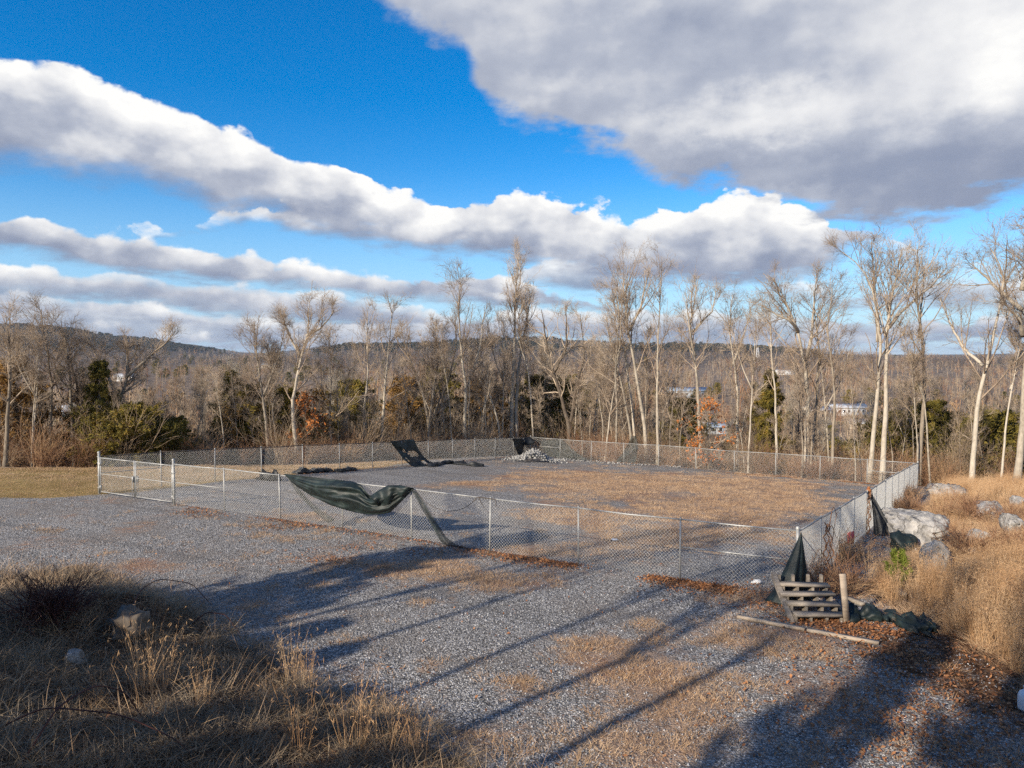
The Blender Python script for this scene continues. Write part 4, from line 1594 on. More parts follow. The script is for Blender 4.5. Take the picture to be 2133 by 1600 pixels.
def leaf_quads(rng, C, per, size, spread, droop=0.0):
    """Many small leaf blades about the centres C."""
    n = len(C) * per
    c = np.repeat(C, per, axis=0) + rng.normal(0, spread, (n, 3))
    a = norm(rng.normal(size=(n, 3)) + np.array([0, 0, -droop]))
    b = norm(np.cross(a, rng.normal(size=(n, 3))))
    s = size * rng.uniform(.6, 1.3, (n, 1))
    V = np.stack([c - a * s, c + b * s * .5 + a * s * .1, c + a * s, c - b * s * .5 + a * s * .1], axis=1).reshape(-1, 3)
    F = np.arange(n * 4).reshape(-1, 4)
    return V, F


def tree_obj(name, label, cat, loc, trunk, crown, tmat, cmat, group=None, rz=0.0, s=1.0, extra=None):
    o = empty(name, loc, rz)
    o.scale = (s, s, s)
    tag(o, label, cat, group)
    a = link('trunk', trunk, None, o); b = link('crown', crown, None, o)
    if not trunk.materials: trunk.materials.append(tmat)
    if not crown.materials: crown.materials.append(cmat)
    if extra is not None:
        e = link('dry_leaves', extra[0], extra[1], o)
    return o


def copy_tree(src, loc, rz, s, label=None, group=None):
    c = src.copy(); COL.objects.link(c)
    c.location = loc; c.rotation_euler = (0, 0, rz); c.scale = (s[0], s[0], s[1])
    if label: c['label'] = label
    if group: c['group'] = group
    for ch in src.children:
        d = ch.copy(); COL.objects.link(d); d.parent = c
    return c


# trunks traced on the photograph, set at their own distances : depth, [stems], base radius, bark, label, options
HERO = [
 (31.0, [[(6, 0), (12, 880), (24, 790), (21, 715), (14, 660)]], .13, 'bark_grey', 'thin leaning bare tree at the left edge of the wood', {}),
 (33.5, [[(97, 0), (112, 800), (97, 700), (92, 645)], [(150, 0), (140, 800), (124, 715), (112, 668)]], .12, 'bark_grey', 'bare tree of two thin stems left of the bushy cedars', {}),
 (35.0, [[(245, 0), (248, 835), (263, 785), (262, 745), (258, 700)], [(248, 835), (218, 785), (185, 735), (165, 695)], [(263, 785), (300, 742), (335, 715), (355, 690)]], .19, 'bark_grey', 'wide spreading bare tree rising behind the cedars at the left', dict(spread=.75, limb_len=.36)),
 (34.0, [[(165, 0), (172, 850), (150, 760), (135, 700)]], .10, 'bark_dark', 'dark thin bare tree between the left house and the cedars', {}),
 (38.0, [[(619, 0), (612, 885), (607, 840), (625, 740), (640, 690), (641, 626)], [(625, 740), (602, 700), (588, 655)], [(638, 700), (672, 680), (696, 648)]], .15, 'bark_pale', 'full crowned bare tree left of centre above the red brown leaves', dict(limbs=17, spread=.65, l3=6)),
 (37.5, [[(557, 0), (553, 880), (547, 820), (534, 740), (527, 672)], [(550, 822), (574, 742), (582, 684)]], .12, 'bark_pale', 'slim pale forked bare tree left of the full crowned one', {}),
 (39.5, [[(690, 0), (684, 860), (690, 780), (683, 690)]], .09, 'bark_grey', 'thin bare pole tree right of the red brown leaves', {}),
 (43.0, [[(755, 0), (758, 860), (766, 775), (762, 700), (765, 640)]], .11, 'bark_pale', 'thin pale bare tree left of the ragged hanging cloth', {}),
 (44.0, [[(792, 0), (798, 850), (805, 790), (811, 720), (818, 635)]], .14, 'bark_pale', 'pale bare tree rising just left of the ragged hanging cloth', {}),
 (47.0, [[(898, 0), (893, 880), (880, 820), (856, 760), (832, 690)], [(894, 880), (905, 800), (914, 740), (906, 672)], [(895, 880), (925, 800), (944, 720), (942, 655)]], .19, 'bark_grey', 'bare tree splitting low into three grey stems right of the ragged cloth', dict(spread=.7)),
 (47.5, [[(968, 0), (968, 880), (972, 810), (962, 720), (956, 650), (962, 582)], [(972, 810), (990, 760), (1004, 705), (1012, 635)]], .17, 'bark_pale', 'tall bare tree forking in a V left of the tallest middle trunk', dict(limbs=15)),
 (48.5, [[(1044, 0), (1038, 880), (1022, 820), (1004, 765), (990, 700)]], .10, 'bark_pale', 'thin bare tree leaning left beside the black bundled cloth', {}),
 (50.0, [[(1063, 0), (1066, 845), (1069, 760), (1071, 690), (1075, 620), (1082, 540)], [(1079, 0), (1076, 850), (1083, 760), (1092, 690), (1106, 612)]], .21, 'bark_pale', 'tallest pale bare tree in the middle, behind the far corner of the compound', dict(limbs=19, crown0=.5, l3=6)),
 (50.0, [[(1190, 0), (1187, 890), (1172, 830), (1155, 775), (1140, 720), (1128, 645)], [(1187, 885), (1200, 800), (1215, 740), (1206, 655)], [(1155, 775), (1180, 720), (1176, 635)]], .22, 'bark_dark', 'dark crooked bare tree behind the green cloth wedge', dict(spread=.85, limb_len=.42, wig=.24)),
 (47.5, [[(1261, 0), (1270, 870), (1284, 790), (1291, 715)]], .09, 'bark_pale', 'thin bare tree leaning right behind the green cloth wedge', {}),
 (47.0, [[(1318, 0), (1313, 880), (1296, 790), (1278, 730), (1266, 655)]], .13, 'bark_pale', 'pale bare tree leaning left behind the dark cloth wedge', {}),
 (46.5, [[(1350, 0), (1343, 880), (1325, 770), (1310, 690), (1305, 620), (1312, 552)], [(1310, 690), (1330, 640), (1346, 560)]], .18, 'bark_pale', 'tall pale bare tree curving left just right of the dark cloth wedge', dict(limbs=16, crown0=.45)),
 (47.5, [[(1328, 0), (1319, 850), (1305, 710), (1292, 640), (1282, 568)]], .13, 'bark_pale', 'slim bare tree right behind the dark cloth wedge', {}),
 (45.5, [[(1372, 0), (1370, 830), (1372, 720), (1376, 640), (1382, 556)]], .13, 'bark_pale', 'straight slim bare tree right of the pale curving one', {}),
 (44.5, [[(1462, 0), (1455, 820), (1448, 740), (1438, 680), (1455, 575)], [(1449, 742), (1426, 690), (1416, 620)], [(1441, 692), (1480, 650), (1486, 596)]], .15, 'bark_pale', 'bare tree with three upright leaders beside the orange leaved tree', dict(limbs=16)),
 (45.5, [[(1538, 0), (1532, 830), (1524, 760), (1514, 700), (1520, 615)], [(1525, 762), (1546, 690), (1556, 636)]], .13, 'bark_pale', 'slim forked bare tree right of the orange leaves', {}),
 (42.5, [[(1619, 0), (1612, 835), (1600, 720), (1595, 645)]], .11, 'bark_pale', 'pale bare tree standing in front of the pointed dark cedar', {}),
 (41.0, [[(1682, 0), (1684, 850), (1677, 760), (1662, 690), (1640, 640), (1610, 580)], [(1677, 762), (1696, 700), (1705, 640), (1713, 568)], [(1662, 692), (1630, 668), (1600, 655), (1572, 640)]], .21, 'bark_pale', 'thick pale bare tree with a limb reaching left, beside the pointed cedar', dict(limbs=16, spread=.7)),
 (42.0, [[(1693, 0), (1694, 850), (1700, 740), (1690, 680), (1680, 600)]], .13, 'bark_pale', 'straight bare trunk close behind the thick pale tree', {}),
 (40.5, [[(1737, 0), (1742, 830), (1732, 750), (1722, 690), (1735, 600)]], .12, 'bark_grey', 'slim grey bare tree in front of the white building', {}),
 (39.0, [[(1816, 0), (1824, 820), (1828, 710), (1815, 620), (1790, 560), (1746, 530)], [(1828, 712), (1835, 600), (1832, 498)]], .17, 'bark_pale', 'tall bare tree by the right end of the back fence, highest of its group', dict(limbs=18)),
 (38.5, [[(1841, 0), (1846, 850), (1849, 760), (1852, 680), (1870, 600), (1886, 522)], [(1852, 682), (1900, 640), (1956, 594), (1990, 556)]], .20, 'bark_pale', 'stout bare tree near the back fence right end with a long right limb', dict(limbs=18, crown0=.5)),
 (38.8, [[(1919, 0), (1926, 800), (1915, 700), (1903, 630), (1905, 520)], [(1915, 702), (1940, 640), (1950, 560)]], .16, 'bark_grey', 'bare tree directly behind the far right fence corner', dict(limbs=15)),
 (37.5, [[(2028, 0), (2031, 830), (2047, 760), (2057, 710), (2070, 640), (2078, 570), (2050, 522)], [(2047, 762), (2022, 720), (2000, 660), (1984, 620)]], .18, 'bark_pale', 'pale forked bare tree standing in the brush right of the fence corner', dict(limbs=15)),
 (33.0, [[(2124, 0), (2126, 820), (2132, 700), (2128, 600), (2112, 490)], [(2129, 645), (2090, 580), (2046, 540)], [(2128, 605), (2150, 500), (2165, 420)], [(2131, 700), (2098, 660), (2062, 628)]], .21, 'bark_pale', 'big bare tree cut by the right edge of the picture', dict(limbs=15, spread=.8, limb_len=.4)),
]


def hero_trees():
    for k, (dep, stems, r0, bark, lab, opt) in enumerate(HERO):
        rng = np.random.default_rng(100 + k)
        opt = dict(dict(spread=rng.uniform(.48, .75), up=rng.uniform(.03, .10), crown0=rng.uniform(.28, .48), limb_len=rng.uniform(.32, .46), wig=rng.uniform(.10, .17)), **opt)
        b = at_depth_ground(stems[0][0][0], dep)
        out = []
        for si, st in enumerate(stems):
            pts = []
            for (px, py) in st:
                if py == 0:
                    p = at_depth_ground(px, dep) - np.array([0, 0, .1])
                else:
                    p = at_depth(px, py, dep)
                pts.append(p - b)
            ph = rng.uniform(0, 6)
            for q in range(1, len(pts)):       # stems also lean towards or away from the viewer
                pts[q][1] += 0.10 * (pts[q][2]) * math.sin(ph + si * 2.1) * (1 if si else .5)
            out.append((pts, r0 if si == 0 or st[0][1] == 0 else r0 * .62))
        tr, cr, _ = bare_tree_meshes('hero', out, rng, **opt)
        tree_obj('bare_tree', lab, 'tree', b, tr, cr, M[bark], M['twig'], 'bare trees along the back of the compound')


hero_trees()


def proto_stem(rng, h, lean=.12, fork=False, r0=.1):
    a = rng.uniform(0, 6.28)
    ln = np.array([math.cos(a), math.sin(a)]) * lean * h
    pts = [(0, 0, -.3)]
    for q in (.3, .55, .8, 1.0):
        pts.append((ln[0] * q ** 1.5 + rng.normal(0, .03) * h * .3, ln[1] * q ** 1.5 + rng.normal(0, .03) * h * .3, h * q))
    st = [(pts, r0)]
    if fork:
        p = np.array(pts[2]); a2 = rng.uniform(0, 6.28)
        st.append(([tuple(p), tuple(p + np.array([math.cos(a2) * .10 * h, math.sin(a2) * .10 * h, .22 * h])), tuple(p + np.array([math.cos(a2) * .15 * h, math.sin(a2) * .15 * h, .45 * h]))], r0 * .6))
    return st


def ground_loc(x, y, dz=-.05):
    return (x, y, float(H(x, y)) + dz)


# saplings and slim trees in the thicket : a handful of shapes, copied
protos = []      # the first four low and twiggy, then tall clean poles
rp = np.random.default_rng(77)
for k in range(8):
    h = (5.2, 6.2, 7.0, 7.8, 9.0, 10.0, 8.4, 9.4)[k]
    st = proto_stem(rp, h, rp.uniform(.03, .16), k % 2 == 1, (.05, .055, .065, .075, .09, .11, .075, .085)[k])
    tr, cr, _ = bare_tree_meshes('thicket', st, rp, limbs=12 + k, l2=5, l3=4, l4=1, crown0=(.28 if k < 6 else .5), rmin=.0075, limb_len=(.34 if k < 6 else .24), spread=.7)
    protos.append((tr, cr, ('bark_grey', 'bark_pale', 'bark_grey', 'bark_pale', 'bark_grey', 'bark_dark', 'bark_pale', 'bark_pale')[k], h))

thicket_src = []
LAB_THIN = 'slender bare sapling in the dense thicket beyond the fences'


GAPS = [(1768, 46), (1768, 46), (1500, 36), (1606, 26), (1430, 24), (150, 28), (60, 26), (2078, 18)]


def clear_view(x, y):
    """False in the open lanes through the wood that show the houses below."""
    px = 1066.5 + 1550 * x / np.maximum(y, 1)
    ok = np.ones(np.shape(x), bool)
    for c, hw in GAPS:
        ok &= ~((np.abs(px - c) < hw) & (vnoise(x * 2.1, y * 2.1, 44) < .62))
    return ok


def thicket():
    r = np.random.default_rng(5)
    n = 0
    placed = []
    tries = 0
    while n < 286 and tries < 9000:
        tries += 1
        px = r.uniform(-40, 2180)
        w = 0.6 + 38 * r.random() ** 1.9
        # walk out to the wood edge along this column
        d = np.interp(px, [-40, 100, 300, 620, 890, 1100, 1450, 1800, 1915, 2000, 2180], [30.3, 31.5, 33.5, 37, 44, 50, 43, 38.2, 37.2, 37.0, 35.0]) + w
        p = at_depth_ground(px, d)
        if any((p[0] - q[0]) ** 2 + (p[1] - q[1]) ** 2 < .18 for q in placed):
            continue
        if not clear_view(np.array([p[0]]), np.array([p[1]]))[0] and w > 2.5:
            continue
        placed.append(p)
        k = int(r.choice([0, 1, 2, 3, 6, 7]) if w < 6 else r.choice([1, 2, 3, 4, 5, 6, 7, 6, 7]))
        s = r.uniform(.75, 1.15)
        if w < 4 and r.random() < .5: s *= .7
        # lower growth at the left, where the far hills show over the wood
        if w <= 5 and px < 900: s *= .62 if k >= 3 else .8
        if w > 5: s *= .74 if (r.random() < .82 or px < 650) else .95
        if w > 5: s *= np.interp(px, [0, 500, 900, 2133], [.62, .72, .9, 1.0])
        loc = (p[0], p[1], p[2] - .05)
        if len(thicket_src) <= k or thicket_src[k] is None:
            while len(thicket_src) <= k: thicket_src.append(None)
            tr, cr, bk, h = protos[k]
            o = tree_obj('bare_sapling', LAB_THIN, 'tree', loc, tr, cr, M[bk], M['twig'], 'saplings in the thicket beyond the fences', r.uniform(0, 6.28))
            o.scale = (s, s, s * r.uniform(.9, 1.15))
            thicket_src[k] = o
        else:
            copy_tree(thicket_src[k], loc, r.uniform(0, 6.28), (s, s * r.uniform(.9, 1.15)))
        n += 1
    # the biggest sapling in each bay of the back fences can be told by its bay
    sap = [o for o in COL.objects if o.name.startswith('bare_sapling') and o.get('label') == LAB_THIN]
    words = ['first', 'second', 'third', 'fourth', 'fifth', 'sixth', 'seventh', 'eighth', 'ninth', 'tenth', 'eleventh', 'twelfth', 'thirteenth']
    for pts, txt in ((farr_pts, 'sapling closest behind the %s bay of the back fence, counted from its right corner'), (farl_pts, 'sapling closest behind the %s bay of the left fence, counted from the gate')):
        for i in range(len(pts) - 1):
            a0 = pts[i][0] / pts[i][1]; a1 = pts[i + 1][0] / pts[i + 1][1]
            lo, hi = min(a0, a1), max(a0, a1)
            c = [o for o in sap if lo < o.location.x / o.location.y < hi and o.get('label') == LAB_THIN]
            if c:
                min(c, key=lambda o: o.location.y)['label'] = txt % words[i]


thicket()


# ------------------------------------------------------------------ evergreens
def cedar_meshes(rng, h, rad, shape='cone', density=1.0, size=.10):
    """Trunk, and a crown of many small sprays along drooping boughs."""
    tm = MB(); tm.tube([(0, 0, -.3), (0, 0, h * .5), (rng.normal(0, .04) * h, 0, h * .97)], [rad * .09 + .03, rad * .06 + .02, .012], 7)
    n = int(85 * density)
    t = rng.random(n) ** .85
    z = h * (.06 + .92 * t)
    if shape == 'cone':
        L = rad * (1.05 - t) ** .8 + .12
    else:
        L = rad * np.sqrt(np.clip(1 - (2 * t - .75) ** 2 / 1.6, .05, 1)) * rng.uniform(.7, 1.15, n)
    a = rng.uniform(0, 6.283, n)
    L = L * rng.uniform(.65, 1.2, n) * (1 + .25 * np.sin(a * 2 + t * 9))
    d = np.stack([np.cos(a), np.sin(a), rng.uniform(-.05, .45, n)], axis=1)
    B = np.zeros((n, 6, 3)); B[:, 0] = np.stack([0 * z, 0 * z, z], 1)
    for k in range(1, 6):
        d = norm(d + np.array([0, 0, .06 if shape == 'cone' else .02]) + rng.normal(0, .12, (n, 3)))
        B[:, k] = B[:, k - 1] + d * (L / 5)[:, None]
    Rb = np.linspace(.02, .005, 6)[None].repeat(n, 0)
    Vb, Fb = tubes(B, Rb, 3)
    # side sprays
    S, _ = shoots(rng, B, Rb, np.full(n, 7), .25, 1.0, (.4, 1.0), .45, 4, .02, .2, .5, .004, lmin=.12)
    C = np.concatenate([S[:, 1], S[:, 2], S[:, 3], B[:, 4], B[:, 5]])
    V, F = leaf_quads(rng, C, 8, size, .06)
    V2, F2 = leaf_quads(rng, B[:, 2], 5, size, .08)
    VV = np.concatenate([V, V2]); FF = [F, F2 + len(V)]
    q = VV.reshape(-1, 4, 3); mid = (q[:, 0] + q[:, 2]) / 2         # narrow sprays, not leaves
    q[:, 1] = mid + (q[:, 1] - mid) * .42; q[:, 3] = mid + (q[:, 3] - mid) * .42
    VV = q.reshape(-1, 3)
    crown = make_mesh('cedar_crown', VV, FF)
    bl = MB(); bl.add(np.concatenate([np.zeros((0, 3)), Vb]), Fb)
    tm.add(Vb, Fb)
    return tm.mesh('cedar_trunk', True), crown


rc = np.random.default_rng(31)
CED = {}
for key, (h, rad, shp, den, sz) in dict(cone=(6.2, 1.35, 'cone', 1.5, .10), bushy=(3.6, 2.1, 'round', 1.9, .10), tall=(6.6, 1.9, 'cone', 1.5, .11), loose=(5.4, 2.0, 'round', 1.1, .11)).items():
    CED[key] = cedar_meshes(rc, h, rad, shp, den, sz) + (h,)


def evergreen(key, px, dep, ytop, label, mat='cedar', name='cedar_tree', wid=1.0, group='evergreens in the wood'):
    tr, cr, h = CED[key]
    b = at_depth_ground(px, dep)
    top = at_depth(px, ytop, dep)
    s = (top[2] - b[2]) / h
    if mat != 'cedar':
        tr = tr.copy(); cr = cr.copy(); tr.materials.clear(); cr.materials.clear()
    o = tree_obj(name, label, 'tree', (b[0], b[1], b[2] - .05), tr, cr, M['bark_dark'], M[mat], group, rc.uniform(0, 6.28))
    o.scale = (s * wid, s * wid, s)
    return o


for a in [('tall', 206, 33.8, 752, 'pointed dark cedar rising above the bushy yellow green one at the left'),
          ('bushy', 262, 33.5, 848, 'broad bushy yellow green cedar at the lawn edge', 'cedar', 'cedar_tree', 1.25),
          ('loose', 186, 36.0, 805, 'brownish green cedar at the left end of the bushy group', 'cedar_brown', 'cedar_tree', 1.1),
          ('bushy', 322, 34.2, 872, 'bushy yellow green cedar on the right side of the broad one'),
          ('bushy', 216, 35.0, 858, 'bushy cedar on the left side of the broad one'),
          ('loose', 288, 37.0, 838, 'dark cedar standing behind the broad yellow green one'),
          ('loose', 372, 36.0, 866, 'dark cedar in shade right of the bushy group'),
          ('loose', 30, 33.5, 748, 'brownish cedar behind the leaning tree at the left edge', 'cedar_brown'),
          ('tall', 480, 38.5, 772, 'olive cedar half hidden by twigs left of the slim pale trees'),
          ('loose', 512, 39.0, 800, 'low olive cedar right of the half hidden one'),
          ('loose', 590, 40.0, 808, 'olive cedar below the full crowned bare tree'),
          ('bushy', 625, 40.5, 860, 'low dark cedar beside the red brown leaves'),
          ('loose', 735, 44.5, 792, 'dark cedar behind the thin trees left of the ragged cloth'),
          ('loose', 850, 50.0, 785, 'vine hung dark evergreen behind the ragged cloth', 'cedar_brown'),
          ('loose', 912, 53.0, 770, 'olive evergreen behind the three stemmed grey tree'),
          ('loose', 1010, 53.5, 790, 'brownish evergreen behind the V forked tree', 'cedar_brown'),
          ('loose', 1112, 54.0, 782, 'olive evergreen right of the tallest middle trunk'),
          ('loose', 1165, 55.0, 790, 'dark evergreen behind the crooked dark tree'),
          ('cone', 1606, 45.5, 772, 'pointed dark cedar standing alone right of the orange leaves'),
          ('loose', 1420, 52.0, 830, 'low dark evergreen left of the orange leaves'),
          ('bushy', 1880, 45.0, 862, 'low olive evergreen behind the far right fence corner'),
          ('loose', 1945, 43.0, 835, 'loose olive evergreen right of the far right fence corner'),
          ('cone', 2133, 34.0, 955, 'small green cedar at the right edge above the rocks'),
          ('bushy', 2085, 41.0, 862, 'low evergreen in the brush at the right edge')]:
    evergreen(*a)

# trees that keep their brown or orange leaves
def leafy(px, dep, ytop, label, mat, dens, h0=4.5, wide=1.0, base=None):
    rng = np.random.default_rng(int(px))
    b = at_depth_ground(px, dep)
    top = at_depth(px, ytop, dep)
    h = top[2] - b[2]
    tr, cr, lv = bare_tree_meshes('leafy', proto_stem(rng, h, .06, False, .05), rng, limbs=14, l2=5, l3=3, l4=0, crown0=.12, spread=.95 * wide, limb_len=.36 * wide, up=.03, leaves=True)
    lv = lv[rng.random(len(lv)) < dens]
    V, F = leaf_quads(rng, lv, 2, .085, .05, .5)
    me = make_mesh('dry_leaves', V, [F])
    o = tree_obj('leafy_tree', label, 'tree', b, tr, cr, M['bark_grey'], M['twig'], None, 0.0, 1.0, (me, M[mat]))
    return o


leafy(1478, 43.2, 835, 'small tree with bright orange leaves behind the back fence', 'leaf_orange', .36, wide=1.25)
leafy(1452, 42.6, 915, 'orange leaved sapling low against the back fence', 'leaf_orange', .2)
leafy(640, 38.8, 840, 'small tree with red brown leaves below the full crowned bare tree', 'leaf_orange', .6)
leafy(672, 39.6, 820, 'thin brown leaved tree right of the red brown one', 'cedar_brown', .4)
leafy(480, 37.5, 860, 'low brown leaved tree left of the slim pale trees', 'cedar_brown', .4)

# ------------------------------------------------------------------ trees behind and left of the viewpoint, whose shade lies on the gravel
def shade_trees():
    cax, cay = .701, -.713
    aax, aay = .713, .701

    def pos(c, a): return c * cax + a * aax, c * cay + a * aay
    r = np.random.default_rng(8)
    # bare ones : offset across the sun's direction, distance along it, height
    for k, (c, a, h, rad, lab) in enumerate([(-9.7, -8.5, 10.6, .11, 'slim'), (-6.5, -8.5, 10.4, .15, 'broad'), (-5.5, -7.0, 9.4, .15, 'stout'),
                                            (-3.6, -8.0, 8.6, .2, 'thick'), (-11.0, -9.5, 10.8, .13, 'forked'), (-8.0, -9.0, 10.4, .12, 'leaning'), (-2.2, -6.5, 7.8, .18, 'short')]):
        x, y = pos(c, a)
        st = proto_stem(r, h, .03, k in (1, 4), rad)
        tr, cr, _ = bare_tree_meshes('shade', st, r, limbs=14, l2=6, l3=4, l4=0, crown0=.5, rmin=.010, limb_len=.28, spread=.6)
        tree_obj('bare_tree', '%s bare tree on the bank behind the viewpoint' % lab, 'tree', ground_loc(x, y), tr, cr, M['bark_grey'], M['twig'], 'trees on the bank behind the viewpoint')
    src = None
    for k, (c, a, s, w) in enumerate([(-12.9, -4.0, 1.0, .95), (-14.6, -6.5, .56, 1.0), (-10.6, -6.2, .62, .9), (-1.8, -3.0, .86, 1.0), (.4, -3.0, .84, 1.1), (-3.5, -5.2, .90, .75), (-9.6, -7.5, .64, 1.0), (-8.2, -7.2, .56, 1.1), (-7.2, -8.8, .62, 1.0), (-11.6, -6.5, .62, 1.0), (-12.0, -7.0, .64, 1.0), (-6.2, -9.5, .64, .9)]):
        x, y = pos(c, a)
        lab = 'dark cedar on the bank behind the viewpoint'
        if src is None:
            tr, cr, h = CED['tall']
            src = tree_obj('cedar_tree', lab, 'tree', ground_loc(x, y), tr, cr, M['bark_dark'], M['cedar'], 'cedars on the bank behind the viewpoint')
            src.scale = (s * w, s * w, s)
        else:
            o = copy_tree(src, ground_loc(x, y), k * 1.3, (s * w, s))


shade_trees()

# ------------------------------------------------------------------ things nobody could count : one object each, a clump set on many points
def scatter(name, label, proto, pts, scales, rots, mat, smooth=False):
    """proto (V, F list); pts (n,3); scales (n,3); rots (n,3) Euler."""
    V, F = proto
    n = len(pts)
    me = make_mesh(name, np.concatenate([V, pts]), F, smooth)
    nv = len(V)
    a = me.attributes.new('is_point', 'BOOLEAN', 'POINT')
    a.data.foreach_set('value', np.concatenate([np.zeros(nv, bool), np.ones(n, bool)]))
    a = me.attributes.new('size', 'FLOAT_VECTOR', 'POINT')
    a.data.foreach_set('vector', np.concatenate([np.ones((nv, 3)), scales]).astype(np.float32).ravel())
    a = me.attributes.new('turn', 'FLOAT_VECTOR', 'POINT')
    a.data.foreach_set('vector', np.concatenate([np.zeros((nv, 3)), rots]).astype(np.float32).ravel())
    o = link(name, me, mat)
    t = bpy.data.node_groups.new(name, 'GeometryNodeTree')
    t.interface.new_socket('Geometry', in_out='INPUT', socket_type='NodeSocketGeometry')
    t.interface.new_socket('Geometry', in_out='OUTPUT', socket_type='NodeSocketGeometry')
    N = t.nodes; L = t.links
    gi = N.new('NodeGroupInput'); go = N.new('NodeGroupOutput')
    isp = N.new('GeometryNodeInputNamedAttribute'); isp.data_type = 'BOOLEAN'; isp.inputs[0].default_value = 'is_point'
    sz = N.new('GeometryNodeInputNamedAttribute'); sz.data_type = 'FLOAT_VECTOR'; sz.inputs[0].default_value = 'size'
    rt = N.new('GeometryNodeInputNamedAttribute'); rt.data_type = 'FLOAT_VECTOR'; rt.inputs[0].default_value = 'turn'
    sep = N.new('GeometryNodeSeparateGeometry'); sep.domain = 'POINT'
    L.new(gi.outputs[0], sep.inputs[0]); L.new(isp.outputs[0], sep.inputs[1])
    iop = N.new('GeometryNodeInstanceOnPoints')
    L.new(sep.outputs[0], iop.inputs['Points']); L.new(sep.outputs[1], iop.inputs['Instance'])
    e2r = N.new('FunctionNodeEulerToRotation')
    L.new(rt.outputs[0], e2r.inputs[0])
    L.new(e2r.outputs[0], iop.inputs['Rotation']); L.new(sz.outputs[0], iop.inputs['Scale'])
    L.new(iop.outputs[0], go.inputs[0])
    md = o.modifiers.new('scatter', 'NODES')
    md.node_group = t
    tag(o, label, None, None, 'stuff')
    return o


def on_ground(x, y, dz=0.0):
    return np.column_stack([x, y, H(x, y) + dz])


def rot_z(rng, n, tilt=0.0):
    return np.column_stack([rng.normal(0, tilt, n), rng.normal(0, tilt, n), rng.uniform(0, 6.283, n)])


def sc3(s, f=1.0):
    return np.column_stack([s, s, s * f])


def blades(rng, n, rad, h, w, lean, curl, segs=3, matted=0.0):
    """A tuft of narrow blades."""
    a = rng.uniform(0, 6.283, n); rr = rad * np.sqrt(rng.random(n))
    base = np.column_stack([rr * np.cos(a), rr * np.sin(a), np.full(n, -.02)])
    la = a + rng.normal(0, .9, n)
    ln = np.abs(rng.normal(0, lean, n)) + matted * rng.random(n)
    d = np.column_stack([np.cos(la) * np.sin(ln), np.sin(la) * np.sin(ln), np.cos(ln)])
    out = np.column_stack([np.cos(la), np.sin(la), 0 * la])
    L = h * rng.uniform(.45, 1.15, n)
    side = norm(np.cross(d, rng.normal(size=(n, 3))))
    V = []; p = base
    cu = (curl * rng.uniform(.2, 1.5, n))[:, None]
    for k in range(segs + 1):
        t = k / segs
        ww = w * (1 - t * .85) * .5
        V.append(p - side * ww); V.append(p + side * ww)
        d = norm(d + out * cu / segs - np.array([0, 0, 1]) * cu * .35 * t / segs)
        p = p + d * (L / segs)[:, None]
    V = np.stack(V, axis=1)           # n, 2*(segs+1), 3
    m = 2 * (segs + 1)
    b = (np.arange(n) * m)[:, None]
    F = np.concatenate([np.stack([b[:, 0] + 2 * k, b[:, 0] + 2 * k + 1, b[:, 0] + 2 * k + 3, b[:, 0] + 2 * k + 2], axis=1) for k in range(segs)])
    return V.reshape(-1, 3), [F]


RS = np.random.default_rng(2024)


def area_points(rng, n, x0, x1, y0, y1, dens, maxtry=40):
    X = []; Y = []
    got = 0
    for _ in range(maxtry):
        x = rng.uniform(x0, x1, n); y = rng.uniform(y0, y1, n)
        k = rng.random(n) < dens(x, y)
        X.append(x[k]); Y.append(y[k]); got += k.sum()
        if got >= n: break
    return np.concatenate(X)[:n], np.concatenate(Y)[:n]


def in_view(x, y, m=1.15):
    return (y > 3.0) & (np.abs(x) < y * .69 * m + .8)


# dead grass on the gravel
def straw_tufts():
    for k in range(2):
        pr = blades(RS, 26, .10, .10, .006, .75, .9, 2)

        def dens(x, y):
            c = cover_at(x, y)
            n1 = fbm(x * 1.3, y * 1.3, 61, 3)
            n2 = fbm(x * 4.0, y * 4.0, 63, 2)
            q = sstep(c[:, 0] + .28 * n1 + .22 * n2, .45, .75) * (1 - c[:, 1]) * (1 - .6 * c[:, 2]) * (bank_b(x, y) < .3)
            return q * in_view(x, y) * np.clip(26 / np.maximum(y, 6), .25, 2.2) / 2.2
        x, y = area_points(RS, 9000, -16, 22, 6, 46, dens)
        s = RS.uniform(.6, 1.5, len(x))
        scatter('dead_grass', 'short dead grass growing through the crushed stone' if k == 0 else 'more short dead grass growing through the crushed stone', pr, on_ground(x, y), sc3(s, RS.uniform(.6, 1.2, len(x))), rot_z(RS, len(x)), M['straw'])


straw_tufts()

# loose crushed stone
def loose_stone():
    import bmesh
    for k in range(3):
        bm = bmesh.new(); bmesh.ops.create_icosphere(bm, subdivisions=1, radius=.5)
        V = np.array([v.co[:] for v in bm.verts]); F = np.array([[v.index for v in f.verts] for f in bm.faces]); bm.free()
        V = V * (1 + RS.uniform(-.3, .3, (len(V), 1))) * np.array([1, .8, .6])

        def dens(x, y):
            c = cover_at(x, y)
            return (1 - .75 * c[:, 0]) * (1 - c[:, 1]) * (1 - .9 * c[:, 2]) * (bank_b(x, y) < .2) * (right_r(x, y) < .3) * in_view(x, y) * np.clip((9 / np.maximum(y, 5)) ** 1.6, 0, 1.6) / 1.6
        x, y = area_points(RS, 16000, -15, 16, 5.5, 24, dens)
        s = .012 + .024 * RS.random(len(x)) ** 2.2
        scatter('gravel', ('grey', 'mixed', 'paler')[k] + ' crushed stones lying loose on the lot', (V, [F]), on_ground(x, y, .002), sc3(s), RS.uniform(0, 6.28, (len(x), 3)), M['stone'])


loose_stone()

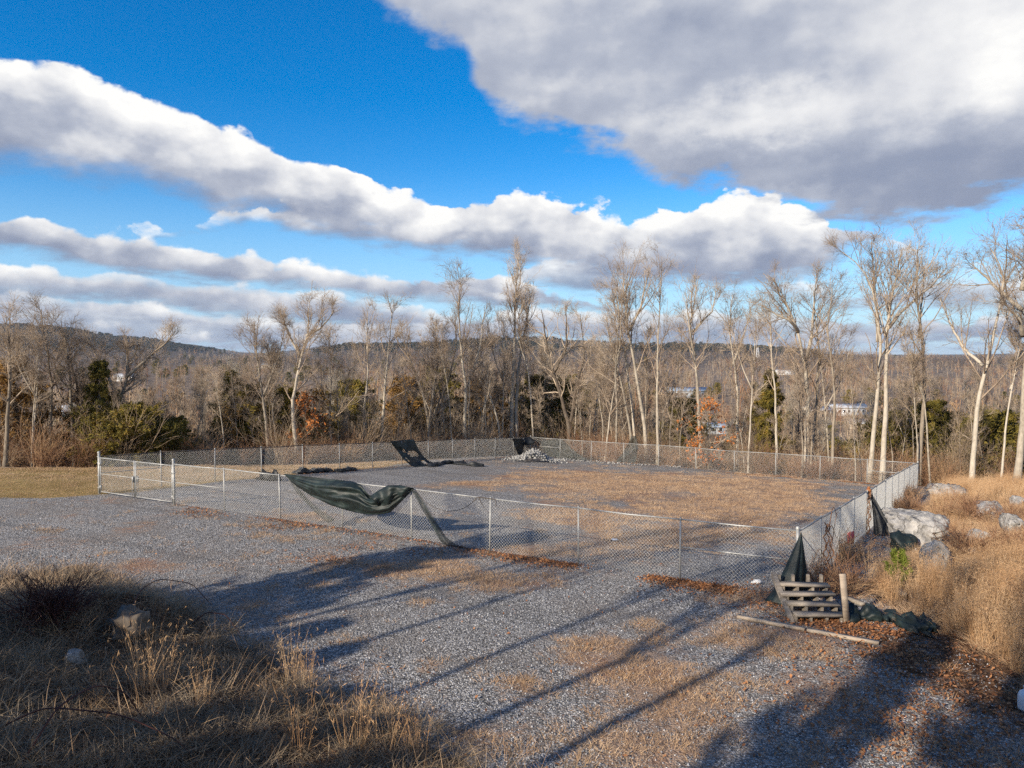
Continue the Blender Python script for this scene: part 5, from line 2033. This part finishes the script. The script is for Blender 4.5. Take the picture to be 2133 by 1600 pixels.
# fallen leaves
def leaves():
    P = []
    def along(A, B, n, spread, t0=0, t1=1, off=0.0):
        A = np.array(A); B = np.array(B)
        t = RS.uniform(t0, t1, n)
        q = A + (B - A) * t[:, None]
        nn = np.array([-(B - A)[1], (B - A)[0]]); nn /= np.linalg.norm(nn)
        if np.dot(nn, -A) < 0: nn = -nn
        # drifts gather in places
        keep = RS.random(n) < np.clip(.4 + 1.1 * vnoise(t * 15, t * 0 + 3, 5) + .5 * vnoise(t * 61, t * 0 + 8, 6), .02, 1)
        q = q[keep]
        return q + nn * (off + np.abs(RS.normal(0, spread, len(q)))[:, None] * RS.choice([1, 1, -.4], len(q))[:, None])
    P.append(along(FR0, NEAR_END, 5600, .24, .06, .42, .08))
    P.append(along(FR0, NEAR_END, 1500, .18, .42, 1.0, .05))
    P.append(along(RIGHT_CORNER, FAR_CORNER, 4200, .28, .0, .42, -.1))
    P.append(along(RIGHT_CORNER, FAR_CORNER, 1600, .2, .42, 1.0, -.3))
    P.append(along(FAR_CORNER, GATE_B, 1200, .25, .0, .7, .1))
    P.append(along(FR0 + np.array([.3, 0]), RIGHT_CORNER + np.array([.3, 0]), 2200, .4, .0, .6, 0))
    # round the steps and over the lower right corner
    def cloud(pts, n, sx, sy):
        for p in pts:
            g = ground_at(*p)
            P.append(np.column_stack([RS.normal(g[0], sx, n), RS.normal(g[1], sy, n)]))
    cloud([(1720, 1300), (1780, 1312), (1850, 1315), (1690, 1296)], 420, .35, .22)
    cloud([(1900, 1350), (1800, 1360), (1960, 1400), (1850, 1430), (2000, 1480), (1900, 1520), (1750, 1500), (2060, 1560), (1950, 1590)], 420, .7, .6)
    cloud([(600, 1085), (560, 1100), (625, 1098), (400, 1068), (440, 1075), (740, 1140), (880, 1150), (660, 1165), (700, 1170)], 150, .35, .25)
    cloud([(1560, 1240), (1600, 1262), (1500, 1222), (1450, 1225)], 260, .5, .22)
    x = RS.uniform(-11, 8, 2000); y = RS.uniform(3, 17, 2000)
    P.append(np.column_stack([x, y]))
    P = np.concatenate(P)
    k = in_view(P[:, 0], P[:, 1], 1.2)
    P = P[k]
    n = len(P)
    c = on_ground(P[:, 0], P[:, 1], .012 + .03 * RS.random(n)[:, None][:, 0])
    a = norm(np.column_stack([RS.normal(size=n), RS.normal(size=n), RS.normal(0, .35, n)]))
    b = norm(np.cross(a, np.column_stack([RS.normal(0, .35, n), RS.normal(0, .35, n), np.ones(n)])))
    s = (.014 + .022 * RS.random(n))[:, None]
    up = np.array([0, 0, 1.0])
    V = np.stack([c - a * s, c + b * s * .55 + up * s * .25, c + a * s, c - b * s * .55 + up * s * .2], axis=1).reshape(-1, 3)
    me = make_mesh('fallen_leaves', V, [np.arange(n * 4).reshape(-1, 4)])
    o = link('fallen_leaves', me, M['leaf_litter'])
    tag(o, 'brown fallen leaves drifted along the fences and in the lower right corner', None, None, 'stuff')


leaves()

# matted grass of the near left bank
def bank_grass():
    for k in range(3):
        pr = blades(RS, (34, 26, 14)[k], (.2, .2, .14)[k], (.2, .3, .5)[k], .0055, (1.0, .9, .45)[k], (1.2, 1.8, .9)[k], 4, (.9, .6, .1)[k])

        def dens(x, y):
            b = bank_b(x, y)
            nn = fbm(x * .9, y * .9, 71 + k, 3)
            # keep the hollow bare
            hol = np.exp(-(((x + 5.6) / .55) ** 2 + ((y - 10.9) / .5) ** 2))
            return sstep(b + .35 * nn, -.05, .5) * in_view(x, y, 1.2) * (x < 3) * (1 - hol) * np.clip(.62 + .5 * nn, .15, 1)
        x, y = area_points(RS, (4400, 2600, 450)[k], -14, 3, 3.2, 16, dens)
        s = RS.uniform(.6, 1.35, len(x))
        scatter('bank_grass', ('low matted', 'middling matted', 'longer loose')[k] + ' grass covering the near left bank', pr, on_ground(x, y), sc3(s), rot_z(RS, len(x), .25), M['bank_grass'] if k < 2 else M['straw'])


bank_grass()


def sedge_proto(rng, n, h, rad=.10):
    V1, F1 = blades(rng, n, rad, h, .0055, .16, .22, 4)
    V2, F2 = blades(rng, n // 2, rad * 1.3, h * .45, .006, .55, 1.0, 3)
    # feathery seed heads up the stems
    V = np.concatenate([V1, V2]); F = [F1[0], F2[0] + len(V1)]
    m = 2 * 5
    st = V1.reshape(n, m, 3)
    C = np.concatenate([(st[:, 4] + st[:, 5]) / 2, (st[:, 6] + st[:, 7]) / 2, (st[:, 8] + st[:, 9]) / 2])
    V3, F3 = leaf_quads(rng, C, 3, .026, .014, -1.6)
    q = V3.reshape(-1, 4, 3); mid = (q[:, 0] + q[:, 2]) / 2
    q[:, 1] = mid + (q[:, 1] - mid) * .22; q[:, 3] = mid + (q[:, 3] - mid) * .22
    V3 = q.reshape(-1, 3)
    F.append(F3 + len(V))
    return np.concatenate([V, V3]), F


SEDGE = [sedge_proto(RS, 46, .85), sedge_proto(RS, 38, 1.05, .12), sedge_proto(RS, 30, .65, .09)]


def slope_grass():
    for k in range(3):
        def dens(x, y):
            r = right_r(x, y)
            nn = fbm(x * .8, y * .8, 81 + k, 3)
            q = sstep(r + .3 * nn, .25, .9) * (y > 6.5) * (y < 37) * in_view(x, y, 1.12) * np.clip(.75 + .55 * nn, .1, 1)
            for px, py, w, h, dep, lab, sd in ROCK_SPOTS:
                q = q * (1 - .75 * (np.abs(x - px * y / py) < w * .5) * (y < py) * (y > py - 1.7)) * (1 - .97 * np.exp(-(((x - px) / (w * .55)) ** 2 + ((y - py + .1) / (h * .8)) ** 2) ** 2))
            q = q * np.clip((18 / np.maximum(y, 5)) ** .8, .25, 1) * np.where((y > 15) & (y < 29) & (r > .8), .42, 1)
            return q
        n = (1300, 600, 1700)[k]
        x, y = area_points(RS, n, 5.5, 27, 6.5, 37, dens)
        s = RS.uniform(.55, 1.1, len(x)) * np.interp(y, [6, 10, 16, 30], [.8, .9, .85, .9])
        # shorter near the rocks and cloth bundle
        s *= np.where((y > 15.5) & (y < 27), .5, .85)
        scatter('dry_grass', ('golden', 'taller golden', 'short golden')[k] + ' broomsedge grass over the slope at the right', SEDGE[k], on_ground(x, y), sc3(s), rot_z(RS, len(x), .12), M['broomsedge'])
    pr = blades(RS, 44, .2, .3, .006, .8, 1.2, 3, .4)

    def dens2(x, y):
        r = right_r(x, y)
        nn = fbm(x * .9, y * .9, 91, 3)
        return sstep(r + .3 * nn, .0, .7) * (y > 6) * (y < 38) * in_view(x, y, 1.12) * np.clip((18 / np.maximum(y, 5)) ** .8, .25, 1) * np.clip(.8 + .5 * nn, .2, 1)
    x, y = area_points(RS, 4200, 5.2, 28, 6, 38, dens2)
    scatter('matted_grass', 'matted tan grass under the broomsedge on the right slope', pr, on_ground(x, y), sc3(RS.uniform(.6, 1.2, len(x))), rot_z(RS, len(x), .12), M['straw'])


ROCK_SPOTS = []
for px, py, w, h, dep, lab, sd in ROCKS:
    g = ground_at(px, py)
    ROCK_SPOTS.append((g[0], g[1] + dep * .35, w / 1550 * g[1] * 1.1, dep * 1.1, 0, '', 0))
slope_grass()

# lawn : short dormant turf
def lawn_grass():
    pr = blades(RS, 30, .2, .06, .008, .7, .6, 1)

    def dens(x, y):
        return cover_at(x, y)[:, 1] * in_view(x, y, 1.1)
    x, y = area_points(RS, 7000, -34, -3, 20, 46, dens)
    scatter('lawn_grass', 'short dormant turf of the lawn', pr, on_ground(x, y), sc3(RS.uniform(.7, 1.4, len(x))), rot_z(RS, len(x)), M['straw'])


lawn_grass()

# clumps of broomsedge that stand out on the near bank
def sedge_clumps():
    spots = [(300, 1440, 1.15, 'tall orange broomsedge clump in the middle of the near left bank'), (332, 1432, 1.0, 'broomsedge clump just right of the tallest one on the bank'),
             (606, 1424, .95, 'slim broomsedge clump standing up at the edge of the gravel'), (640, 1428, .85, 'reddish broomsedge clump right of the slim one at the gravel edge'),
             (205, 1475, .7, 'small broomsedge clump left of the tallest one on the bank'), (622, 1566, 1.05, 'broomsedge clump at the bottom edge left of the big group'),
             (735, 1560, 1.15, 'left clump of the broomsedge group at the bottom edge'), (800, 1568, 1.1, 'right clump of the broomsedge group at the bottom edge'),
             (425, 1470, .8, 'thin broomsedge clump on the bank between two taller ones'), (545, 1490, .7, 'low broomsedge clump below the slim ones'), (868, 1578, .8, 'low broomsedge clump where the bank meets the gravel at the bottom')]
    for k, (px, py, s, lab) in enumerate(spots):
        g = ground_at(px, py)
        V, F = sedge_proto(np.random.default_rng(300 + k), 34, .8, .13)
        o = link('broomsedge_clump', make_mesh('broomsedge_clump', V, F), M['broomsedge'], None, g)
        o.scale = (s, s, s)
        tag(o, lab, 'grass clump', 'broomsedge clumps on the near bank')


sedge_clumps()

# arching briars
def briars():
    for pts, dz, lab in [([(-30, 1530), (90, 1472), (250, 1487), (370, 1540), (440, 1620)], .5, 'thick dark briar cane arching low across the near left corner'),
                         ([(40, 1600), (120, 1470), (200, 1425), (260, 1440), (300, 1500)], .4, 'thin briar cane arching behind the thick one'),
                         ([(5, 1342), (60, 1310), (150, 1292), (250, 1287)], .3, 'dark briar cane reaching to the hummock from the left edge'),
                         ([(268, 1285), (290, 1230), (330, 1205), (400, 1215), (440, 1260)], .3, 'thin briar loop standing over the far edge of the bank'),
                         ([(400, 1300), (430, 1275), (470, 1280), (500, 1320)], .2, 'short briar arch at the gravel edge right of the hummock')]:
        g0 = ground_at(min(max(pts[0][0], 5), 2100), min(pts[0][1], 1590))
        g1 = ground_at(min(max(pts[-1][0], 5), 2100), min(pts[-1][1], 1590))
        P = []
        for i, (px, py) in enumerate(pts):
            t = i / (len(pts) - 1)
            P.append(at_depth(px, py, g0[1] * (1 - t) + g1[1] * t))
        Q = resample(P, 40)
        # round the corners
        for _ in range(6):
            Q[1:-1] = (Q[:-2] + 2 * Q[1:-1] + Q[2:]) / 4
        tube_thing('briar_cane', lab, 'briar', Q, .010, M['briar'], 'briar canes on the near bank', 6, .5)


briars()


# ------------------------------------------------------------------ brush
def brush_proto(rng, n, h, spread):
    a = rng.uniform(0, 6.283, n)
    d = np.column_stack([np.cos(a) * spread, np.sin(a) * spread, np.ones(n)]) * rng.uniform(.6, 1.2, (n, 1))
    d = norm(d + rng.normal(0, .18, (n, 3)))
    B = np.zeros((n, 6, 3)); B[:, 0, :2] = rng.normal(0, .12, (n, 2)); B[:, 0, 2] = -.05
    L = h * rng.uniform(.5, 1.15, n)
    for k in range(1, 6):
        d = norm(d + rng.normal(0, .13, (n, 3)) + np.array([0, 0, -.03 * k]))
        B[:, k] = B[:, k - 1] + d * (L / 5)[:, None]
    R = np.linspace(.008, .003, 6)[None].repeat(n, 0)
    V, F = tubes(B, R, 3)
    S, RS2 = shoots(rng, B, R, np.full(n, 7), .2, 1.0, (.35, .9), .38, 4, .05, .2, .7, .0032, lmin=.15, taper=.6)
    V2, F2 = tubes(S, RS2, 3)
    return np.concatenate([V, V2]), [F, F2 + len(V)]


def brush():
    for k in range(3):
        pr = brush_proto(RS, 26, (1.5, 2.2, 3.2)[k], (.55, .45, .35)[k])

        def dens(x, y):
            w = wood_w(x, y)
            nn = fbm(x * .5, y * .5, 95 + k, 3)
            inside = poly_in(x, y, COMPOUND)
            return sstep(w + .5 * nn, .1, 1.2) * np.clip(1.15 - w / 34, .1, 1) * (~inside) * in_view(x, y, 1.12) * np.clip(.7 + .6 * nn, .08, 1) * np.where(clear_view(x, y) | (w < 2), 1, .35)
        n = (1400, 1100, 600)[k]
        x, y = area_points(RS, n, -46, 52, 20, 84, dens)
        s = RS.uniform(.6, 1.25, len(x))
        scatter('brush', ('low red brown', 'middling brown', 'tall tangled')[k] + ' brush along the edge of the wood', pr, on_ground(x, y), sc3(s), rot_z(RS, len(x), .08), M['twig_red'] if k != 2 else M['stem_grey'])
    # brush on the right slope and beside the fence
    pr = brush_proto(RS, 30, .9, .8)
    xs = []; ys = []
    for px, py, n, sp in [(1925, 990, 26, .9), (1960, 1000, 16, .8), (2010, 1075, 8, .5), (2035, 1000, 18, 1.2), (2075, 1010, 16, 1.2), (2110, 1100, 9, .5), (2090, 1150, 8, .5), (2040, 1085, 6, .4), (1895, 1035, 10, .5), (1870, 1060, 8, .4), (1720, 1215, 4, .25), (1765, 1165, 4, .25), (2120, 1010, 14, .8), (2128, 1290, 6, .4), (1760, 1235, 4, .25)]:
        g = ground_at(px, py)
        xs.append(RS.normal(g[0], sp, n)); ys.append(RS.normal(g[1], sp, n))
    x = np.concatenate(xs); y = np.concatenate(ys)
    scatter('brush', 'dark red brown brush among the rocks and along the right fence', pr, on_ground(x, y), sc3(RS.uniform(.5, 1.1, len(x))), rot_z(RS, len(x), .1), M['twig_red'])


brush()

# two shrubs one can pick out
g = ground_at(108, 1292)
V, F = brush_proto(np.random.default_rng(9), 150, .85, .6)
o = link('shrub', make_mesh('shrub', V, F), M['briar'], None, g)
tag(o, 'dark twiggy shrub at the far edge of the near left bank', 'shrub')


def seedling():
    rng = np.random.default_rng(12)
    g = ground_at(1868, 1236)
    root = empty('pine_seedling', g); root.scale = (1.15, 1.15, 1.25)
    tag(root, 'small bright green pine seedling in the tall grass below the rocks', 'seedling')
    m = MB(); m.tube([(0, 0, -.05), (.02, 0, .3), (0, .02, .62)], [.014, .010, .004], 6)
    n = 26
    a = rng.uniform(0, 6.28, n); t = rng.random(n)
    B = np.zeros((n, 4, 3)); B[:, 0, 2] = .08 + .5 * t
    d = np.column_stack([np.cos(a), np.sin(a), rng.uniform(.4, 1.1, n)])
    for k in range(1, 4):
        d = norm(d + np.array([0, 0, .15])); B[:, k] = B[:, k - 1] + d * ((.30 - .2 * t) / 3)[:, None]
    v, f = tubes(B, np.full((n, 4), .004), 4); m.add(v, f)
    m.build('stem', M['bark_dark'], root, True)
    C = np.concatenate([B[:, 1], B[:, 2], B[:, 3], (B[:, 2] + B[:, 3]) / 2])
    V, F = leaf_quads(rng, C, 16, .055, .012, -.5)
    # needles : squeeze the blades
    q = V.reshape(-1, 4, 3); c = q.mean(1, keepdims=True)
    mid = (q[:, 0:1] + q[:, 2:3]) / 2
    q[:, 1] = mid[:, 0] + (q[:, 1] - mid[:, 0]) * .22; q[:, 3] = mid[:, 0] + (q[:, 3] - mid[:, 0]) * .22
    link('needles', make_mesh('needles', q.reshape(-1, 3), [F]), M['pine_green'], root)


seedling()
# hollow stump in the hummock
g = ground_at(265, 1330)
o = blob('stump', g + np.array([0, .1, .12]), (.55, .4, .5), 14, M['bark_dark'], .45, 3, 2.4, .4, ridged=True)
tag(o, 'dark rotten stump in the hollow of the grassy hummock', 'stump')


# ------------------------------------------------------------------ the wood beyond, and far forest
def far_tree(rng, twigs=46, h=10.0, r=.012):
    st = proto_stem(rng, h, .05, False, .1)
    P = resample(st[0][0], 5)[None]; R = np.array([[.12, .10, .08, .06, .03]])
    V, F = tubes(P, R, 5)
    A, RA = shoots(rng, P, R, np.array([14]), .3, 1.0, (.4, .9), .36, 4, .15, .2, .55, .04)
    B, RB = shoots(rng, A, RA, np.full(14, twigs // 8), .2, 1.0, (.4, .9), .55, 3, .1, .25, .6, .03, taper=.5)
    C, RC = shoots(rng, B, RB, np.full(len(B), 4), .2, 1.0, (.3, .8), .6, 3, .1, .2, .7, r * 1.6, taper=.5)
    out = [V]; fs = [F]; n = len(V)
    for q, rr, s in ((A, RA, 3), (B, RB, 3), (C, RC, 3)):
        v, f = tubes(q, rr, s); out.append(v); fs.append(f + n); n += len(v)
    return np.concatenate(out), fs


def far_woods():
    for k in range(3):
        pr = far_tree(RS)
        n = (3600, 3600, 3200)[k]
        yy = 62 * (2500 / 62) ** (RS.random(n) ** 1.05)
        q = RS.uniform(-.80, .80, n)
        xx = q * yy
        w = wood_w(xx, yy)
        op = fbm(xx / 90, yy / 90, 88, 3)
        keep = (w > 22) & (clear_view(xx, yy) | (yy > 260)) & ((op < .42) | (yy > 1500) | (yy < 120))
        xx, yy = xx[keep], yy[keep]
        s = RS.uniform(.7, 1.1, len(xx)) * np.interp(yy, [60, 300, 1000, 2500], [.95, 1.0, 1.25, 1.6])
        wd = s * np.interp(yy, [60, 300, 1000, 2500], [1.0, 1.2, 1.8, 2.6])
        scatter('distant_wood', ('brown', 'grey brown', 'tan')[k] + ' leafless wood covering the valley and hills', pr, on_ground(xx, yy, -.3), np.column_stack([wd, wd, s]), rot_z(RS, len(xx)), (M['twig_red'], M['stem_grey'], M['twig'])[k])
    # evergreens among them
    tr, cr, h = CED['loose']
    V = np.zeros(len(cr.vertices) * 3, np.float32); cr.vertices.foreach_get('co', V)
    L = np.zeros(len(cr.loops), np.int32); cr.loops.foreach_get('vertex_index', L)
    L = L.reshape(-1, 4)
    V = V.reshape(-1, 3)
    sel = np.arange(len(L))[::4]
    vv = V[L[sel].ravel()].reshape(-1, 4, 3); c = vv.mean(1, keepdims=True)
    vv = c + (vv - c) * 2.2
    pr = (vv.reshape(-1, 3), [np.arange(len(sel) * 4).reshape(-1, 4)])
    n = 900
    yy = 66 * (2600 / 66) ** (RS.random(n))
    xx = RS.uniform(-.8, .8, n) * yy
    cl = fbm(xx / (30 + yy * .12), yy / (30 + yy * .12), 15, 2)
    keep = (cl > .05) & (wood_w(xx, yy) > 20) & (clear_view(xx, yy) | (yy > 420))
    xx, yy = xx[keep], yy[keep]
    s = RS.uniform(.8, 1.6, len(xx)) * np.interp(yy, [60, 1000, 2600], [1, 1.5, 2.2])
    scatter('distant_evergreens', 'scattered evergreens in the valley', pr, on_ground(xx, yy, -.3), sc3(s), rot_z(RS, len(xx)), M['cedar'])


far_woods()


# ------------------------------------------------------------------ houses in the valley, seen through the trees
M['siding_white'] = simple_mat('white_siding', [(0, (0.50, 0.51, 0.52)), (1, (0.64, 0.64, 0.63))], 2.0, 0.6)
M['siding_grey'] = simple_mat('grey_siding', [(0, (0.36, 0.40, 0.44)), (1, (0.48, 0.52, 0.56))], 2.0, 0.6)
M['siding_tan'] = simple_mat('tan_siding', [(0, (0.42, 0.36, 0.28)), (1, (0.52, 0.46, 0.37))], 2.0, 0.7)
M['roof_white'] = simple_mat('white_metal_roof', [(0, (0.42, 0.44, 0.47)), (1, (0.56, 0.58, 0.60))], .6, 0.4)
M['roof_grey'] = simple_mat('grey_shingles', [(0, (0.16, 0.17, 0.18)), (1, (0.28, 0.285, 0.29))], 1.5, 0.85)
M['roof_blue'] = simple_mat('blue_grey_roof', [(0, (0.24, 0.32, 0.42)), (1, (0.34, 0.43, 0.54))], 1.2, 0.5)
M['glass_dark'] = simple_mat('window_glass', [(0, (0.02, 0.025, 0.03)), (1, (0.05, 0.06, 0.07))], 2.0, 0.08, spec=.5)


def house(label, px, py, width, depth, height, rise, rz, wall, roof, cat='house', nwin=4, flat=False):
    g = ground_at(px, py)
    root = empty('house' if cat == 'house' else 'long_building', g, rz)
    tag(root, label, cat, 'buildings in the valley')
    w, d, h = width / 2, depth / 2, height
    m = MB()
    V = [(-w, -d, -1.5), (w, -d, -1.5), (w, d, -1.5), (-w, d, -1.5), (-w, -d, h), (w, -d, h), (w, d, h), (-w, d, h), (-w, 0, h + rise), (w, 0, h + rise)]
    m.add(V, [[0, 1, 5, 4], [2, 3, 7, 6], [1, 2, 6, 5], [3, 0, 4, 7]])
    m.add([V[4], V[7], V[8]], [[0, 1, 2]]); m.add([V[5], V[6], V[9]], [[0, 2, 1]])
    m.build('wall', M[wall], root)
    e = .45
    for s in (-1, 1):
        m = MB()
        k = rise / d
        a = np.array([[-w - e, s * (d + e), h - e * k], [w + e, s * (d + e), h - e * k], [w + e, 0, h + rise], [-w - e, 0, h + rise]])
        up = np.array([0, 0, .14])
        m.add(np.concatenate([a + [0, 0, .02], a + up]), [[0, 3, 2, 1], [4, 5, 6, 7], [0, 1, 5, 4], [1, 2, 6, 5], [2, 3, 7, 6], [3, 0, 4, 7]])
        m.build('roof', M[roof], root)
    for i in range(nwin):
        x = -w + (i + .5) * width / nwin
        if i == nwin // 2:
            m = MB(); m.box((x, -d - .03, 1.05), (1.0, .08, 2.1)); m.build('door', M['roof_grey'], root)
            continue
        m = MB(); m.box((x, -d - .03, 1.75), (1.25, .08, 1.4)); f = m.build('window', M['siding_white'], root)
        m = MB(); m.box((x, -d - .08, 1.75), (1.05, .04, 1.2)); m.build('pane', M['glass_dark'], f)
    for s in (-1, 1):
        m = MB(); m.box((s * (w + .03), 0, 1.9), (.08, 1.2, 1.4)); m.build('window', M['glass_dark'], root)
    return root


for a in [('white house seen between the leaning trees at the left', 150, 872, 11, 8, 3.4, 2.2, .4, 'siding_white', 'roof_white'),
          ('low grey house behind brush at the left edge', 95, 922, 12, 7, 2.6, 1.3, -.2, 'siding_grey', 'roof_grey'),
          ('small pale house at the far left edge below the wood', 14, 915, 9, 7, 2.6, 1.5, .1, 'siding_white', 'roof_grey'),
          ('white roofed house higher up behind the wide spreading tree', 262, 792, 16, 9, 3.2, 2.2, .2, 'siding_white', 'roof_white'),
          ('long low white building behind the slim grey tree on the right', 1760, 862, 20, 11, 3.4, 1.6, .12, 'siding_white', 'roof_white', 'building', 8),
          ('white roofed house in front of the long white building', 1795, 893, 11, 7, 2.6, 1.6, -.3, 'siding_tan', 'roof_white'),
          ('blue grey roofed house behind the orange leaves', 1500, 902, 12, 8, 2.6, 1.4, .1, 'siding_grey', 'roof_blue'),
          ('long blue grey roofed building left of the pointed cedar', 1430, 826, 24, 12, 3.6, 1.8, .05, 'siding_grey', 'roof_blue', 'building', 8),
          ('pale building behind the thick pale tree', 1700, 866, 13, 9, 3.0, 1.6, .3, 'siding_tan', 'roof_white', 'building', 5),
          ('small white building far off left of the thick pale tree', 1636, 780, 22, 12, 4.2, 1.2, .0, 'siding_white', 'roof_white', 'building', 5),
          ('pale house low at the right edge behind the forked tree', 2078, 948, 8, 6, 2.4, 1.2, .4, 'siding_tan', 'roof_grey'),
          ('grey roofed house left of the tallest middle trunk', 560, 765, 18, 10, 3.4, 2.0, .1, 'siding_tan', 'roof_grey')]:
    house(*a)


def mast():
    g = ground_at(1578, 752)
    root = empty('lattice_mast', g)
    tag(root, 'white lattice mast on the far hillside', 'mast')
    s = np.hypot(g[0], g[1]) / 1550.0
    h = 26 * s; w = 4.0 * s
    for i in range(4):
        a = i * math.pi / 2 + .785
        m = MB(); m.tube([(math.cos(a) * w, math.sin(a) * w, -2), (math.cos(a) * w * .4, math.sin(a) * w * .4, h)], .5 * s, 5); m.build('leg', M['siding_white'], root)
    for k in range(5):
        q = w * (1 - .6 * (k + .5) / 5)
        m = MB()
        for i in range(4):
            a = i * math.pi / 2 + .785; b = a + math.pi / 2
            m.tube([(math.cos(a) * q, math.sin(a) * q, h * (k + .3) / 5), (math.cos(b) * q, math.sin(b) * q, h * (k + .7) / 5)], .35 * s, 4)
        m.build('brace', M['siding_white'], root)


mast()

# ------------------------------------------------------------------ twigs and stalks strewn over the near bank, and the air
def bank_litter():
    n = 900
    x = RS.uniform(-11, 2, n); y = RS.uniform(3.2, 14.5, n)
    k = (bank_b(x, y) > -.2) & in_view(x, y, 1.2)
    x, y = x[k], y[k]; n = len(x)
    a = RS.uniform(0, 6.28, n); L = RS.uniform(.08, .5, n)
    d = np.column_stack([np.cos(a), np.sin(a), RS.normal(.1, .35, n)])
    B = np.zeros((n, 4, 3)); B[:, 0] = on_ground(x, y, .02)
    for q in range(1, 4):
        d = norm(d + RS.normal(0, .18, (n, 3)))
        B[:, q] = B[:, q - 1] + d * (L / 3)[:, None]
        B[:, q, 2] = np.maximum(B[:, q, 2], H(B[:, q, 0], B[:, q, 1]) + .01)
    V, F = tubes(B, (RS.uniform(.002, .0055, n)[:, None] * np.linspace(1, .5, 4)[None]), 4)
    o = link('fallen_twigs', make_mesh('fallen_twigs', V, [F]), M['stem_grey'])
    tag(o, 'dead twigs and stalks strewn over the near left bank', None, None, 'stuff')


bank_litter()

# more of the thicket, farther down the slope : past the few hundred placed one by one
def thicket_mass():
    for k in (4, 6, 7, 3):
        tr, cr, bk, h = protos[k]
        Vs = []; Fs = []; n0 = 0
        for me in (tr, cr):
            v = np.zeros(len(me.vertices) * 3, np.float32); me.vertices.foreach_get('co', v)
            ls = np.zeros(len(me.polygons), np.int32); lt = np.zeros(len(me.polygons), np.int32)
            me.polygons.foreach_get('loop_start', ls); me.polygons.foreach_get('loop_total', lt)
            vi = np.zeros(len(me.loops), np.int32); me.loops.foreach_get('vertex_index', vi)
            q = ls[lt == 4]
            Fs.append(vi[q[:, None] + np.arange(4)[None]] + n0)
            Vs.append(v.reshape(-1, 3)); n0 += len(v) // 3

        def dens(x, y):
            w = wood_w(x, y)
            return sstep(w, 7, 14) * (1 - sstep(w, 70, 110)) * in_view(x, y, 1.1) * np.where(clear_view(x, y), 1, .05)
        x, y = area_points(RS, 190, -75, 85, 30, 140, dens)
        s = np.where(RS.random(len(x)) < .8, .74, 1.0) * RS.uniform(.8, 1.1, len(x)) * np.interp(x / y, [-.7, -.2, .3], [.72, .92, 1.0])
        scatter('thicket', 'slender bare trunks crowding the slope farther down in the wood', (np.concatenate(Vs), Fs), on_ground(x, y, -.1), sc3(s), rot_z(RS, len(x), .03), M['bark_pale'] if k in (6, 7) else M['twig'])


thicket_mass()

# woods on the far slopes, thick enough to give the ridges a rough edge
def ridge_woods():
    pr = far_tree(RS, 24)
    n = 9000
    yy = RS.uniform(900, 2750, n); xx = RS.uniform(-.78, .78, n) * yy
    op = fbm(xx / 260, yy / 260, 188, 3)
    k = op < .38
    xx, yy = xx[k], yy[k]
    s = RS.uniform(.7, 1.2, len(xx)) * 1.25
    scatter('ridge_wood', 'leafless wood on the hills along the horizon', pr, on_ground(xx, yy, -.5), np.column_stack([s * 1.9, s * 1.9, s]), rot_z(RS, len(xx)), M['ridge_twig'])


M['ridge_twig'] = simple_mat('ridge_twig', [(0, (0.06, 0.048, 0.042)), (1, (0.19, 0.15, 0.125))], .004, 0.9, per_object=.6, coords='World')
ridge_woods()


def ridge_evergreens():
    tr, cr, h = CED['loose']
    V = np.zeros(len(cr.vertices) * 3, np.float32); cr.vertices.foreach_get('co', V)
    L = np.zeros(len(cr.loops), np.int32); cr.loops.foreach_get('vertex_index', L)
    L = L.reshape(-1, 4)[::6]
    vv = V.reshape(-1, 3)[L.ravel()].reshape(-1, 4, 3); c = vv.mean(1, keepdims=True)
    vv = c + (vv - c) * 3.0
    n = 9000
    yy = RS.uniform(1500, 2700, n); xx = RS.uniform(-.78, .6, n) * yy
    q = xx / yy
    z = H(xx, yy)
    # pines crown the ridges; those added on the left stand in for cloud shade
    k = ((q < -.34) & (z > 18)) | ((q > -.3) & (z > 12) & (fbm(xx / 300, yy / 120, 277, 3) > -.05))
    xx, yy = xx[k], yy[k]
    s = RS.uniform(.9, 1.5, len(xx)) * 2.0
    scatter('ridge_evergreens', 'dark evergreens along the ridges, added at the left to imitate cloud shade', (vv.reshape(-1, 3), [np.arange(len(L) * 4).reshape(-1, 4)]), on_ground(xx, yy, -.5), np.column_stack([s * 1.4, s * 1.4, s]), rot_z(RS, len(xx)), M['pine_dark'])


M['pine_dark'] = simple_mat('pine_dark', [(0, (0.02, 0.026, 0.016)), (1, (0.055, 0.062, 0.032))], 2.0, 0.9, per_object=.5)
ridge_evergreens()


def haze():
    m = bpy.data.materials.new('haze')
    m.use_nodes = True
    t = m.node_tree; t.nodes.clear()
    out = t.nodes.new('ShaderNodeOutputMaterial')
    v = t.nodes.new('ShaderNodeVolumePrincipled')
    v.inputs['Color'].default_value = (0.66, 0.80, 1.0, 1)
    v.inputs['Density'].default_value = HAZE
    t.links.new(v.outputs[0], out.inputs['Volume'])
    mb = MB()
    mb.box((0, 4200, 25), (15200, 10600, 230))
    o = mb.build('haze', m)
    tag(o, 'thin blue haze over the valley', None, None, 'stuff')


HAZE = 0.00006
haze()
